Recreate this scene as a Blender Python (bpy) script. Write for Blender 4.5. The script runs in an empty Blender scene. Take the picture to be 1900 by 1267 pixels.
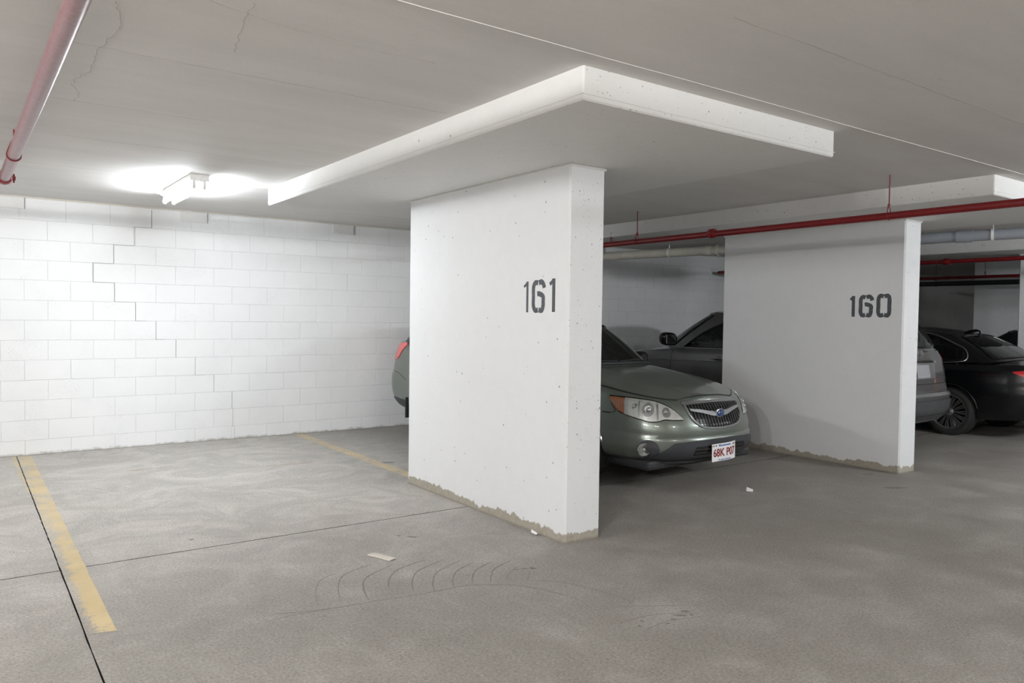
import bpy, bmesh, math, random
import numpy as np
from mathutils import Vector, Matrix
random.seed(7)
SC = bpy.context.scene
COL = SC.collection
# ------------------------------------------------------------------ camera
cam = bpy.data.cameras.new('camera'); cam.lens = 27.02; cam.sensor_width = 36; cam.clip_start = .05; cam.clip_end = 100
camo = bpy.data.objects.new('camera', cam); COL.objects.link(camo)
_R = Vector((0.81227119, -0.58313026, 0.01321376)); _U = Vector((0.00801208, 0.03380679, 0.99939627)); _F = Vector((0.58322493, 0.81167493, -0.03213237))
camo.matrix_world = Matrix(((_R.x, _U.x, -_F.x, 0), (_R.y, _U.y, -_F.y, 0), (_R.z, _U.z, -_F.z, 1.54), (0, 0, 0, 1)))
SC.camera = camo
# ------------------------------------------------------------------ world, exposure
w = bpy.data.worlds.new('world'); SC.world = w; w.use_nodes = True
w.node_tree.nodes['Background'].inputs[0].default_value = (.5, .5, .5, 1); w.node_tree.nodes['Background'].inputs[1].default_value = .02
SC.view_settings.view_transform = 'Standard'; SC.view_settings.look = 'None'; SC.view_settings.gamma = 1; SC.view_settings.use_curve_mapping = False
SC.view_settings.exposure = 0.0
TUBE = 172.0      # radiance of the fluorescent tubes in view
def add_unseen_light(x, y, power, colour=(1, .97, .93), z=2.60):
    for dy in (-.4, .4):     # point pair in place of a tube, throwing light all round, up on to the slab as well
        l = bpy.data.lights.new('unseen_light', 'POINT'); l.shadow_soft_size = .09; l.energy = power / 2; l.color = colour
        o = bpy.data.objects.new('unseen_light', l); COL.objects.link(o); o.location = (x, y + dy, z)
LIGHTS = [(-2.3, -.3, 740, (1, .985, .965)), (0.5, -1.5, 130, (1, .985, .965)), (4.8, -2.0, 110, (1, .98, .96)), (9.3, -.6, 420, (.91, .965, 1)), (14.0, -1.0, 130, (.96, .98, 1)), (-2.5, 4.5, 195, (.97, .985, 1))]
# unseen lights added to brighten the garage, some set where lit faces imply fixtures
for a in LIGHTS: add_unseen_light(*a)
# ------------------------------------------------------------------ constants of the place (metres)
H, HP, YW = 2.736, 2.575, 9.587

# traced marks: floor scuffs, spots and ceiling cracks (metres)
SCUFFS = [([(1.801, 4.275), (1.684, 4.211), (1.592, 4.052), (1.522, 3.837)], 0.006), ([(2.047, 4.314), (1.837, 4.227), (1.724, 4.05), (1.654, 3.847)], 0.01), ([(2.17, 4.243), (1.932, 4.117), (1.835, 3.955), (1.78, 3.763)], 0.014), ([(2.38, 4.212), (2.153, 4.142), (2.022, 4.011), (1.955, 3.875)], 0.012), ([(2.476, 4.149), (2.246, 4.056), (2.126, 3.919), (2.043, 3.752)], 0.012), ([(2.55, 4.078), (2.332, 3.974), (2.215, 3.837), (2.141, 3.688)], 0.012), ([(2.602, 4.001), (2.44, 3.927), (2.331, 3.806), (2.269, 3.698)], 0.012), ([(2.696, 3.95), (2.515, 3.853), (2.384, 3.68)], 0.012), ([(2.805, 3.894), (2.636, 3.824), (2.481, 3.638)], 0.012), ([(2.801, 3.791), (2.663, 3.706), (2.566, 3.582)], 0.006), ([(2.796, 3.668), (2.671, 3.535)], 0.005), ([(1.247, 3.785), (1.391, 3.795), (1.636, 3.761), (1.81, 3.743), (2.023, 3.703), (2.245, 3.683), (2.381, 3.659), (2.572, 3.523), (2.662, 3.384), (2.732, 3.17), (2.705, 2.992)], 0.009), ([(1.276, 3.872), (1.488, 3.796), (1.726, 3.76)], 0.005), ([(2.71, 3.532), (2.841, 3.4), (2.919, 3.193), (2.951, 3.024), (2.921, 2.924)], 0.008), ([(2.705, 2.992), (2.91, 2.913), (3.228, 2.72)], 0.006), ([(2.689, 2.786), (2.93, 2.767), (3.141, 2.645)], 0.006), ([(2.704, 2.641), (2.912, 2.671), (3.105, 2.614)], 0.006), ([(3.473, 3.652), (3.488, 3.419), (3.486, 3.114)], 0.004)]
STAINS = [(2.843, 3.707, 0.022, 0.016, -0.62), (2.797, 3.727, 0.02, 0.008, -0.62), (2.746, 3.74, 0.014, 0.006, -0.62), (3.094, 2.709, 0.02, 0.012, -0.62), (3.03, 2.686, 0.03, 0.012, -0.62), (2.961, 2.667, 0.02, 0.01, -0.62), (3.084, 2.657, 0.012, 0.008, -0.62), (2.896, 2.647, 0.012, 0.006, -0.62), (2.806, 2.742, 0.01, 0.008, -0.62), (2.751, 2.703, 0.012, 0.008, -0.62), (2.546, 4.7, 0.035, 0.012, -0.62), (2.48, 4.777, 0.018, 0.008, -0.62), (1.497, 3.696, 0.006, 0.006, -0.62), (1.264, 5.459, 0.02, 0.01, -0.62), (7.037, 3.675, 0.1, 0.03, -0.62), (7.421, 4.153, 0.05, 0.02, -0.62), (3.587, 7.261, 0.1, 0.03, -0.62)]
CRACKS = [[(0.493, 3.332), (0.531, 3.468), (0.558, 3.591), (0.553, 3.671), (0.536, 3.871), (0.519, 4.006), (0.531, 4.165), (0.533, 4.387), (0.509, 4.493), (0.491, 4.62), (0.494, 4.713), (0.544, 4.848), (0.536, 5.097)], [(0.936, 3.023), (0.944, 3.185), (0.966, 3.313), (1.008, 3.521), (1.04, 3.673)], [(0.785, 3.108), (1.086, 3.183), (1.548, 3.232), (1.896, 3.197)]]
# ------------------------------------------------------------------ helpers
def mesh_obj(name, verts, faces, mat, parent=None, smooth=False, **props):
    me = bpy.data.meshes.new(name); me.from_pydata([tuple(map(float, v)) for v in verts], [], faces); me.update()
    o = bpy.data.objects.new(name, me); COL.objects.link(o)
    if mat: me.materials.append(mat)
    if smooth:
        me.polygons.foreach_set('use_smooth', [True] * len(me.polygons))
        me.set_sharp_from_angle(angle=math.radians(smooth if smooth is not True else 35))
    if parent: o.parent = parent
    for k, v in props.items(): o[k] = v
    return o
def empty(name, loc=(0, 0, 0), rz=0, **props):
    o = bpy.data.objects.new(name, None); COL.objects.link(o); o.location = loc; o.rotation_euler = (0, 0, rz); o.empty_display_size = .1
    for k, v in props.items(): o[k] = v
    return o
class G:
    """collects simple shapes into one mesh"""
    def __init__(s): s.v = []; s.f = []
    def add(s, v, f):
        b = len(s.v); s.v += [tuple(q) for q in v]; s.f += [tuple(i + b for i in q) for q in f]; return s
    def box(s, x0, x1, y0, y1, z0, z1):
        return s.add([(x0, y0, z0), (x1, y0, z0), (x1, y1, z0), (x0, y1, z0), (x0, y0, z1), (x1, y0, z1), (x1, y1, z1), (x0, y1, z1)],
                     [(0, 3, 2, 1), (4, 5, 6, 7), (0, 1, 5, 4), (1, 2, 6, 5), (2, 3, 7, 6), (3, 0, 4, 7)])
    def bevbox(s, x0, x1, y0, y1, z0, z1, b, seg=2):
        bm = bmesh.new(); bmesh.ops.create_cube(bm, size=1)
        bmesh.ops.scale(bm, vec=(x1 - x0, y1 - y0, z1 - z0), verts=bm.verts); bmesh.ops.translate(bm, vec=((x0 + x1) / 2, (y0 + y1) / 2, (z0 + z1) / 2), verts=bm.verts)
        bmesh.ops.bevel(bm, geom=list(bm.edges), offset=b, segments=seg, affect='EDGES', profile=.5)
        bm.verts.index_update(); s.add([v.co[:] for v in bm.verts], [[v.index for v in f.verts] for f in bm.faces]); bm.free(); return s
    def tube(s, pts, r, n=12, cap=True, closed=False):
        pts = [Vector(p) for p in pts]; m = len(pts); rs = r if isinstance(r, (list, tuple)) else [r] * m
        t0 = (pts[1] - pts[0]).normalized(); ref = Vector((0, 0, 1)) if abs(t0.z) < .9 else Vector((1, 0, 0))
        vs = []; a = None
        for i, p in enumerate(pts):
            if closed: t = (pts[(i + 1) % m] - pts[i - 1]).normalized()
            else: t = (pts[min(i + 1, m - 1)] - pts[max(i - 1, 0)]).normalized()
            a = (ref - t * ref.dot(t)).normalized() if a is None else (a - t * a.dot(t)).normalized()
            b = t.cross(a)
            for k in range(n):
                an = 2 * math.pi * k / n; vs.append(p + (a * math.cos(an) + b * math.sin(an)) * rs[i])
        fs = []
        for i in range(m if closed else m - 1):
            j = (i + 1) % m
            for k in range(n): fs.append((i * n + k, i * n + (k + 1) % n, j * n + (k + 1) % n, j * n + k))
        if cap and not closed: fs.append(tuple(range(n - 1, -1, -1))); fs.append(tuple(range((m - 1) * n, m * n)))
        return s.add(vs, fs)
    def lathe(s, prof, origin, axis=(0, 0, 1), n=24):
        ax = Vector(axis).normalized(); ref = Vector((0, 0, 1)) if abs(ax.z) < .9 else Vector((1, 0, 0)); a = (ref - ax * ref.dot(ax)).normalized(); b = ax.cross(a); o = Vector(origin)
        vs = []; m = len(prof)
        for r, h in prof:
            for k in range(n):
                an = 2 * math.pi * k / n; vs.append(o + ax * h + (a * math.cos(an) + b * math.sin(an)) * r)
        fs = [(i * n + k, i * n + (k + 1) % n, (i + 1) * n + (k + 1) % n, (i + 1) * n + k) for i in range(m - 1) for k in range(n)]
        return s.add(vs, fs)
    def ribbon(s, pts, w, z0=0, z1=.001, up=(0, 0, 1)):
        """flat strip along pts (lying in the plane whose normal is up) with thickness z0..z1 along up"""
        up = Vector(up); P = [Vector(p) for p in pts]; m = len(P); ws = w if isinstance(w, (list, tuple)) else [w] * m; vs = []
        for i, p in enumerate(P):
            t = (P[min(i + 1, m - 1)] - P[max(i - 1, 0)]).normalized(); sd = t.cross(up).normalized() * ws[i] / 2
            vs += [p - sd + up * z0, p + sd + up * z0, p + sd + up * z1, p - sd + up * z1]
        fs = []
        for i in range(m - 1):
            a, b = i * 4, i * 4 + 4
            for k in range(4): fs.append((a + k, a + (k + 1) % 4, b + (k + 1) % 4, b + k))
        fs.append((3, 2, 1, 0)); fs.append(tuple(range(4 * m - 4, 4 * m)))
        return s.add(vs, fs)
    def obj(s, name, mat, parent=None, smooth=False, **props): return mesh_obj(name, s.v, s.f, mat, parent, smooth, **props)

# ------------------------------------------------------------------ materials
class N:
    def __init__(s, name):
        s.m = bpy.data.materials.new(name); s.m.use_nodes = True; s.t = s.m.node_tree; s.n = s.t.nodes; s.b = s.n['Principled BSDF']; s._pos = None
    def new(s, t, **kw):
        q = s.n.new(t)
        for k, v in kw.items(): setattr(q, k, v)
        return q
    def L(s, a, b): s.t.links.new(a, b)
    def set(s, sock, v):
        if isinstance(v, bpy.types.NodeSocket): s.L(v, sock)
        elif isinstance(v, (tuple, list)) and sock.type == 'RGBA': sock.default_value = (*v[:3], 1)
        elif v is not None: sock.default_value = v
    @property
    def pos(s):
        if s._pos is None: s._pos = s.new('ShaderNodeNewGeometry').outputs['Position']
        return s._pos
    def noise(s, scale, detail=4, rough=.55, vec=None, dist=0):
        q = s.new('ShaderNodeTexNoise'); s.L(vec or s.pos, q.inputs['Vector']); q.inputs['Scale'].default_value = scale; q.inputs['Detail'].default_value = detail; q.inputs['Roughness'].default_value = rough; q.inputs['Distortion'].default_value = dist
        return q.outputs['Fac']
    def voro(s, scale, vec=None, feature='F1'):
        q = s.new('ShaderNodeTexVoronoi', feature=feature); s.L(vec or s.pos, q.inputs['Vector']); q.inputs['Scale'].default_value = scale; return q
    def ramp(s, f, stops):
        q = s.new('ShaderNodeValToRGB'); s.L(f, q.inputs[0]); e = q.color_ramp.elements
        while len(e) < len(stops): e.new(.5)
        for i, (p, c) in enumerate(stops):
            e[i].position = p; c = (c, c, c) if not isinstance(c, (tuple, list)) else c; e[i].color = (*c, 1)
        return q.outputs[0]
    def mr(s, f, a, b, c=0, d=1):
        q = s.new('ShaderNodeMapRange'); s.set(q.inputs[0], f)
        for i, v in enumerate((a, b, c, d)): s.set(q.inputs[i + 1], v)
        return q.outputs[0]
    def mix(s, f, a, b, mode='MIX'):
        q = s.new('ShaderNodeMix', data_type='RGBA', blend_type=mode); s.set(q.inputs[0], f); s.set(q.inputs[6], a); s.set(q.inputs[7], b); return q.outputs[2]
    def math(s, op, a, b=None):
        q = s.new('ShaderNodeMath', operation=op); s.set(q.inputs[0], a); s.set(q.inputs[1], b); return q.outputs[0]
    def xyz(s, vec=None):
        q = s.new('ShaderNodeSeparateXYZ'); s.L(vec or s.pos, q.inputs[0]); return q.outputs
    def scaled(s, v):
        q = s.new('ShaderNodeMapping'); s.L(s.pos, q.inputs[0]); q.inputs['Scale'].default_value = v; return q.outputs[0]
    def bump(s, h, strength=.3, dist=.01, prev=None):
        q = s.new('ShaderNodeBump'); s.L(h, q.inputs['Height']); q.inputs['Strength'].default_value = strength; q.inputs['Distance'].default_value = dist
        if prev: s.L(prev, q.inputs['Normal'])
        return q.outputs[0]
    def done(s, colour=None, rough=None, metal=None, normal=None, **kw):
        if colour is not None: s.set(s.b.inputs['Base Color'], colour)
        if rough is not None: s.set(s.b.inputs['Roughness'], rough)
        if metal is not None: s.set(s.b.inputs['Metallic'], metal)
        if normal is not None: s.L(normal, s.b.inputs['Normal'])
        for k, v in kw.items(): s.set(s.b.inputs[k], v)
        return s.m
def simple(name, c, rough=.5, metal=0, noise=.06, scale=30, **kw):
    n = N(name); f = n.noise(scale, 3)
    col = n.mix(f, tuple(max(0, q * (1 - noise * 2)) for q in c), tuple(min(1, q * (1 + noise * 2)) for q in c))
    return n.done(col, rough, metal, **kw)
def pits(n, scale, thr, keep):
    """small dark bug holes: voronoi dots kept where a coarse noise is high"""
    v = n.voro(scale); d = n.mr(v.outputs['Distance'], thr * .5, thr, 1, 0)
    c = n.xyz(v.outputs['Color'])[0]; k = n.math('GREATER_THAN', c, keep)
    return n.math('MULTIPLY', d, k)
def white_concrete(name, base=(.765, .772, .782), band=True, pitty=True):
    n = N(name); z = n.xyz()[2]
    c = n.mix(n.noise(1.3, 5), tuple(q * .93 for q in base), base)
    c = n.mix(n.mr(n.noise(9, 6, .7), .35, .75, 0, .35), c, tuple(q * .88 for q in base))
    h = n.noise(45, 6, .65)
    hole = None
    if pitty:
        p1 = pits(n, 26, .14, .72); p2 = pits(n, 9, .08, .62); p3 = pits(n, 60, .2, .80)
        hole = n.math('MAXIMUM', n.math('MAXIMUM', p1, p2), p3)
        c = n.mix(n.math('MULTIPLY', hole, n.mr(n.noise(3.5, 4, .7), .35, .65, .15, .9)), c, (.14, .13, .12))
    # horizontal casting lines
    if band:
        e = n.math('ADD', z, n.math('MULTIPLY', n.math('SUBTRACT', n.noise(11, 5, .7, vec=n.scaled((1, 1, .25))), .5), .13))
        e = n.math('ADD', e, n.math('MULTIPLY', n.math('SUBTRACT', n.noise(1.9, 2), .5), .11))
        e = n.math('ADD', e, n.math('MULTIPLY', n.math('SUBTRACT', n.noise(60, 3, .7, vec=n.scaled((1, 1, .4))), .5), .035))
        m = n.mr(e, .066, .074, 1, 0)
        bare = n.mix(n.noise(28, 6, .75), (.20, .18, .145), (.50, .46, .385))
        c = n.mix(m, c, bare)
        h = n.math('SUBTRACT', h, n.math('MULTIPLY', m, .5))
        foot_tone = n.mr(z, .0, .02, 1, 0); c = n.mix(n.math('MULTIPLY', foot_tone, .6), c, (.16, .14, .12))  # darker strip along the very bottom
    nm = n.bump(h, .22, .006)
    if hole is not None: nm = n.bump(n.math('SUBTRACT', 1, hole), .8, .004, nm)
    return n.done(c, .72, normal=nm)
M_pillar = white_concrete('painted_pillar_concrete')
M_panel = white_concrete('painted_panel_concrete', (.79, .787, .775), band=False)
def ceiling_mat():
    n = N('painted_ceiling'); base = (.715, .70, .68)
    st = n.noise(2.2, 5, .6, vec=n.scaled((.35, 1.6, 1)))
    c = n.mix(n.mr(st, .3, .7), tuple(q * .93 for q in base), tuple(q * 1.03 for q in base))
    sc = n.mr(n.noise(22, 6, .75, vec=n.scaled((.12, 1.5, 1))), .64, .72); reg = n.mr(n.noise(.9, 3), .52, .62)
    c = n.mix(n.math('MULTIPLY', n.math('MULTIPLY', sc, reg), .55), c, (.42, .39, .35))
    c = n.mix(n.math('MULTIPLY', pits(n, 5, .03, .7), .8), c, (.2, .17, .14))
    c = n.mix(n.math('MULTIPLY', n.mr(n.noise(90, 4, .7), .45, .7), .12), c, (.45, .42, .39))
    return n.done(c, .8, normal=n.bump(n.noise(30, 6, .6, vec=n.scaled((.4, 1.6, 1))), .12, .01))
M_ceil = ceiling_mat()
def block_mat():
    n = N('painted_block'); z = n.xyz()[2]
    c = n.mix(n.noise(3, 4), (.80, .81, .82), (.86, .865, .87))
    gr = n.noise(130, 5, .8); pat = n.mr(n.noise(2.6, 3), .5, .68)
    c = n.mix(n.math('MULTIPLY', n.mr(gr, .52, .62), n.math('ADD', .12, n.math('MULTIPLY', pat, .4))), c, (.50, .50, .49))
    c = n.mix(n.math('MULTIPLY', pits(n, 17, .07, .93), .7), c, (.25, .23, .2))
    e = n.math('ADD', z, n.math('MULTIPLY', n.math('SUBTRACT', n.noise(8, 6, .75), .5), .12)); low = n.mr(e, .0, .03, .7, 0)
    c = n.mix(low, c, (.34, .31, .27))
    return n.done(c, .75, normal=n.bump(n.noise(150, 4, .8), .25, .003))
M_block = block_mat()
M_mortar = simple('painted_mortar', (.76, .76, .755), .85, scale=20)
M_crack = simple('dark_crack', (.22, .21, .20), .95)
M_hair = simple('hairline_crack', (.42, .40, .37), .95)
def floor_colour(n):
    big = n.noise(.55, 5, .6, dist=.6); mid = n.noise(2.4, 7, .68, dist=.3); fine = n.noise(70, 6, .8); x, y, z = n.xyz()
    c = n.mix(n.mr(big, .3, .7), (.25, .232, .212), (.35, .332, .31))
    c = n.mix(n.mr(mid, .30, .55, .55, 0), c, (.205, .188, .17))
    c = n.mix(n.mr(mid, .54, .70, 0, .42), c, (.43, .415, .395))
    # trowel and tyre streaks, mostly along the bay
    stv = n.noise(4.5, 6, .7, vec=n.scaled((1.6, .22, 1)), dist=.7)
    c = n.mix(n.mr(stv, .58, .74, 0, .35), c, (.44, .425, .40))
    st2 = n.noise(5.5, 6, .7, vec=n.scaled((.25, 1.7, 1)), dist=.9)
    c = n.mix(n.mr(st2, .6, .75, 0, .4), c, (.20, .175, .15))
    # paler tone painted across the bay to lift its brightness; whitish efflorescence over it
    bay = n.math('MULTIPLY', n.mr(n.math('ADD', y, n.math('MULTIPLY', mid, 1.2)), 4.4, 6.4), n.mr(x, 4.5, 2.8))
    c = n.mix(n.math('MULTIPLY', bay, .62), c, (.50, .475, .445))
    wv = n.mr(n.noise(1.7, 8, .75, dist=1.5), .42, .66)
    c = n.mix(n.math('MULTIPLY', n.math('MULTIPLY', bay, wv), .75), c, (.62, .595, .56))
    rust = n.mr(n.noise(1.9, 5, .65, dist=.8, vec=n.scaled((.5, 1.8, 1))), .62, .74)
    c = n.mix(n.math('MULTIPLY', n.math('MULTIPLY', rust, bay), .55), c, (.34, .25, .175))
    spk = n.mr(fine, .36, .62); c = n.mix(.42, c, n.mix(spk, (.05, .05, .05), (.75, .73, .70)), 'OVERLAY')
    gr = n.noise(260, 3, .7); c = n.mix(.26, c, n.mix(n.mr(gr, .35, .65), (.1, .1, .1), (.85, .85, .85)), 'OVERLAY')
    c = n.mix(n.math('MULTIPLY', pits(n, 5.5, .035, .80), .8), c, (.07, .06, .055))
    c = n.mix(n.math('MULTIPLY', pits(n, 16, .06, .9), .6), c, (.09, .08, .07))
    sw = n.noise(9, 5, .7, dist=2.2, vec=n.scaled((1.3, .5, 1))); c = n.mix(n.math('MULTIPLY', n.mr(n.math('ABSOLUTE', n.math('SUBTRACT', sw, .5)), 0, .012, 1, 0), .28), c, (.50, .48, .455))
    dk = n.noise(5, 5, .7, dist=1.8); c = n.mix(n.math('MULTIPLY', n.mr(n.math('ABSOLUTE', n.math('SUBTRACT', dk, .5)), 0, .006, 1, 0), .22), c, (.16, .14, .125))
    return c, fine, mid
def floor_mat():
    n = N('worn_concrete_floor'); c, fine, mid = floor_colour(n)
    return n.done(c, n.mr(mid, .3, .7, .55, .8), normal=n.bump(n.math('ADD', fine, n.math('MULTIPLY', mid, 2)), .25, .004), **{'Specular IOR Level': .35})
def yellow_mat():
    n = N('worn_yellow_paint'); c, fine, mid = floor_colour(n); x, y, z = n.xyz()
    p = n.mix(n.mr(n.noise(3.1, 5), .35, .7), (.56, .425, .20), (.67, .53, .29))
    p = n.mix(n.math('MULTIPLY', n.mr(n.noise(40, 5, .75), .42, .7), .45), p, (.50, .40, .26))
    w1 = n.noise(16, 6, .78, dist=.5); w2 = n.noise(3.2, 4)
    # worn away along the saw cut and in patches
    edge = n.mr(x, .46, .545, .5, -.12)
    edge = n.math('MULTIPLY', n.math('MULTIPLY', edge, n.mr(x, 1, 1.2, 1, 0)), n.mr(y, 4.6, 7.0, 1, .15))
    edge = n.math('MULTIPLY', edge, n.mr(x, .466, .470, 0, 1))
    wear = n.math('ADD', n.math('ADD', w1, edge), n.math('MULTIPLY', n.math('SUBTRACT', w2, .5), .65))
    wear = n.math('ADD', wear, n.math('MULTIPLY', n.math('SUBTRACT', n.noise(75, 4, .8, vec=n.scaled((1, .35, 1))), .5), .45))
    m = n.mr(wear, .44, .62, .12, 1)
    f2 = n.mr(y, 6.3, 6.9, .0, .25)
    far = n.mr(y, 8.3, 9.4, 0, .4)
    col = n.mix(n.math('MAXIMUM', n.math('MULTIPLY', m, .9), far), p, c)
    return n.done(col, .7, normal=n.bump(fine, .25, .004))
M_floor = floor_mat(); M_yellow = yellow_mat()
M_joint = simple('joint_dirt', (.035, .03, .027), .95)
M_scuff = simple('tyre_scuff', (.205, .187, .167), .9, scale=60, noise=.25)
M_stain = simple('dark_floor_stain', (.17, .155, .138), .8, scale=40, noise=.2)
M_pale = simple('pale_floor_scrape', (.46, .445, .42), .85, scale=40, noise=.2)
M_stencil = N('stencil_paint'); M_stencil = M_stencil.done(M_stencil.mix(M_stencil.mr(M_stencil.noise(60, 5, .7), .4, .7), (.055, .062, .072), (.12, .128, .14)), .7)
def red_mat(name, a, b, rough, sheen):
    n = N(name); c = n.mix(n.noise(14, 5, .7), a, b)
    if sheen:   # pale speckle paints the whitish reflection into the near pipe's colour
        d = n.mr(n.noise(40, 5, .75, vec=n.scaled((1, 3.5, 1))), .30, .62)
        c = n.mix(n.math('MULTIPLY', d, .75), c, (.30, .215, .225))
    return n.done(c, rough, normal=n.bump(n.noise(60, 4), .15, .002))
M_red = red_mat('red_pipe_paint', (.14, .006, .008), (.22, .010, .012), .34, False)
M_rednear = red_mat('pale_lit_red_pipe', (.15, .028, .034), (.21, .05, .06), .33, True)
M_black_pipe = simple('black_pipe', (.012, .016, .015), .45)
M_cream_pipe = simple('cream_lit_pipe', (.60, .575, .50), .6, scale=12)
M_grey_pipe = simple('grey_dim_pipe', (.27, .29, .32), .55, scale=12)
M_white_plastic = simple('white_plastic', (.78, .78, .77), .4)
M_white_metal = simple('white_enamel', (.80, .80, .79), .35)
M_steel = simple('zinc_steel', (.5, .5, .5), .35, .9)
M_paper = simple('creased_paper', (.62, .575, .51), .85, scale=25)
M_paperw = simple('white_paper', (.82, .82, .82), .8)
n = N('fluorescent_tube'); M_tube = n.done((.9, .9, .9), .4); n.b.inputs['Emission Color'].default_value = (.90, .955, 1, 1); n.b.inputs['Emission Strength'].default_value = TUBE
# car materials
def paint(name, c, flake=.4, rough=.38, metal=.55, coat=.8):
    n = N(name); f = n.mr(n.noise(900, 2), .3, .7); col = n.mix(f, tuple(q * (1 - flake * .3) for q in c), tuple(q * (1 + flake * .3) for q in c))
    return n.done(col, rough, metal, **{'Coat Weight': coat, 'Coat Roughness': .06})
M_sage = paint('sage_metallic_paint', (.17, .193, .168), rough=.34)
M_plategrey = simple('grey_plate', (.33, .34, .36), .5)  # plain grey, toned down from white
M_darkgrey = paint('charcoal_metallic_paint', (.115, .115, .118))
M_black = paint('black_car_paint', (.0025, .003, .004), metal=.0, rough=.25, coat=.3)
M_navy = paint('dark_blue_paint', (.012, .015, .022), metal=.2, rough=.35)
M_plastic = simple('black_textured_plastic', (.022, .023, .025), .6, scale=200)
M_greyplastic = simple('grey_bumper_plastic', (.06, .062, .066), .55, scale=200)
M_cladding = simple('charcoal_bumper_plastic', (.035, .037, .042), .5, scale=200)
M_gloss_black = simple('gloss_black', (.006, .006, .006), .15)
M_seam = simple('panel_gap', (.008, .008, .008), .9)
M_chrome = simple('chrome', (.75, .75, .76), .12, 1, noise=.02)
M_satin = simple('satin_silver', (.50, .51, .52), .3, .9, noise=.03)
M_tyre = simple('tyre_rubber', (.018, .018, .018), .8, scale=90)
M_rim = simple('alloy_rim', (.42, .42, .43), .3, .9, noise=.03)
M_darkrim = simple('shaded_alloy', (.20, .20, .21), .35, .9, noise=.03)
M_interior = simple('dark_cabin_trim', (.03, .03, .03), .8)
M_seat = simple('grey_seat_cloth', (.075, .072, .068), .9)
def glass_mat(name, tint, gloss=.04):
    n = N(name); n.n.remove(n.b); out = n.n['Material Output']
    t = n.new('ShaderNodeBsdfTransparent'); t.inputs[0].default_value = (*tint, 1); g = n.new('ShaderNodeBsdfGlossy'); g.inputs['Roughness'].default_value = .02; g.inputs[0].default_value = (.95, 1, .98, 1)
    f = n.new('ShaderNodeFresnel'); f.inputs[0].default_value = 1.5; m = n.new('ShaderNodeMixShader'); n.L(f.outputs[0], m.inputs[0]); n.L(t.outputs[0], m.inputs[1]); n.L(g.outputs[0], m.inputs[2]); n.L(m.outputs[0], out.inputs[0])
    return n.m
M_glass = glass_mat('green_tinted_glass', (.50, .60, .56)); M_privacy = glass_mat('dark_privacy_glass', (.10, .11, .11)); M_clear = glass_mat('clear_lamp_lens', (.93, .94, .93))
M_amber = simple('amber_reflector', (.62, .20, .04), .3, noise=.1, **{'Coat Weight': 1.0}); M_lampbowl = simple('lamp_reflector', (.90, .88, .84), .3, .45, noise=.16, scale=26)
M_redlens = simple('red_lamp_lens', (.55, .012, .018), .22, noise=.15, scale=60, **{'Coat Weight': 1.0}); M_palered = simple('faded_red_lamp_lens', (.75, .10, .10), .25, noise=.1, **{'Coat Weight': 1.0})
M_plate = simple('plate_white', (.85, .85, .86), .4, noise=.01); M_platered = simple('plate_red_lettering', (.22, .012, .015), .5); M_plateblue = simple('plate_blue_lettering', (.03, .10, .40), .5)
M_badge = simple('badge_blue', (.012, .05, .20), .15, .3)

# ------------------------------------------------------------------ the shell
# floor: concrete base with four saw-cut slabs
g = G().box(-8, 30, -8, YW + .35, -.12, -.02); floor = g.obj('floor', M_joint, kind='structure')
GAP = .011; GX = .007
xs = [-8, .473, 11.5, 30]; ys = [-8, 5.217, YW + .01]
for i in range(3):
    for j in range(2):
        x0, x1 = xs[i] + (GX / 2 if i else 0), xs[i + 1] - GX / 2; y0, y1 = ys[j] + (GAP / 2 if j else 0), ys[j + 1] - (GAP / 2 if j == 0 else 0)
        # slightly ragged arris along the cuts
        vs, fs = [], []
        def edge(a, b, n_, jit):
            return [(a[0] + (b[0] - a[0]) * k / n_ + (jit[0] * random.uniform(-1, 1)), a[1] + (b[1] - a[1]) * k / n_ + (jit[1] * random.uniform(-1, 1))) for k in range(n_)]
        ring = edge((x0, y0), (x1, y0), 160, (0, .0022)) + edge((x1, y0), (x1, y1), 90, (.0022, 0)) + edge((x1, y1), (x0, y1), 160, (0, 0)) + edge((x0, y1), (x0, y0), 90, (.0022, 0))
        nn = len(ring); vs = [(a, b, 0) for a, b in ring] + [(a, b, -.02) for a, b in ring]
        fs = [tuple(range(nn))] + [(k + nn, (k + 1) % nn + nn, (k + 1) % nn, k) for k in range(nn)]
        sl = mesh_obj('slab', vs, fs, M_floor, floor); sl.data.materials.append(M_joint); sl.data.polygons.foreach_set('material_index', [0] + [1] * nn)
def jag(x, y0, y1, dx, n_=24): return [(x + random.uniform(-dx, dx), y0 + (y1 - y0) * k / n_, 0) for k in range(n_ + 1)]
# yellow bay lines
vs = []; rows = 44
for k in range(rows + 1):
    y = 4.09 + (YW - .02 - 4.09) * k / rows; vs += [(.478 + random.uniform(-.003, .003) + (.012 if k < 3 else 0), y + (0 if k else .012), .0012), (.603 + random.uniform(-.002, .002), y - (0 if k else .012), .0012)]
L1 = mesh_obj('parking_line', vs, [(2 * k, 2 * k + 1, 2 * k + 3, 2 * k + 2) for k in range(rows)], M_yellow, floor, label='worn yellow line running to the block wall on the left')
vs = []
for k in range(21):
    y = 7.6 + (YW - .02 - 7.6) * k / 20; vs += [(.432 + random.uniform(-.006, .006) + .02 * (k < 8), y, .0012), (.467, y, .0012)]
mesh_obj('parking_line', vs, [(2 * k, 2 * k + 1, 2 * k + 3, 2 * k + 2) for k in range(20)], M_yellow, floor, label='narrow yellow strip left of the saw cut by the wall')
vs = []
for k in range(rows + 1):
    y = 6.1 + (YW - .02 - 6.1) * k / rows; vs += [(3.452 + random.uniform(-.004, .004), y, .0012), (3.572 + random.uniform(-.004, .004), y, .0012)]
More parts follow.
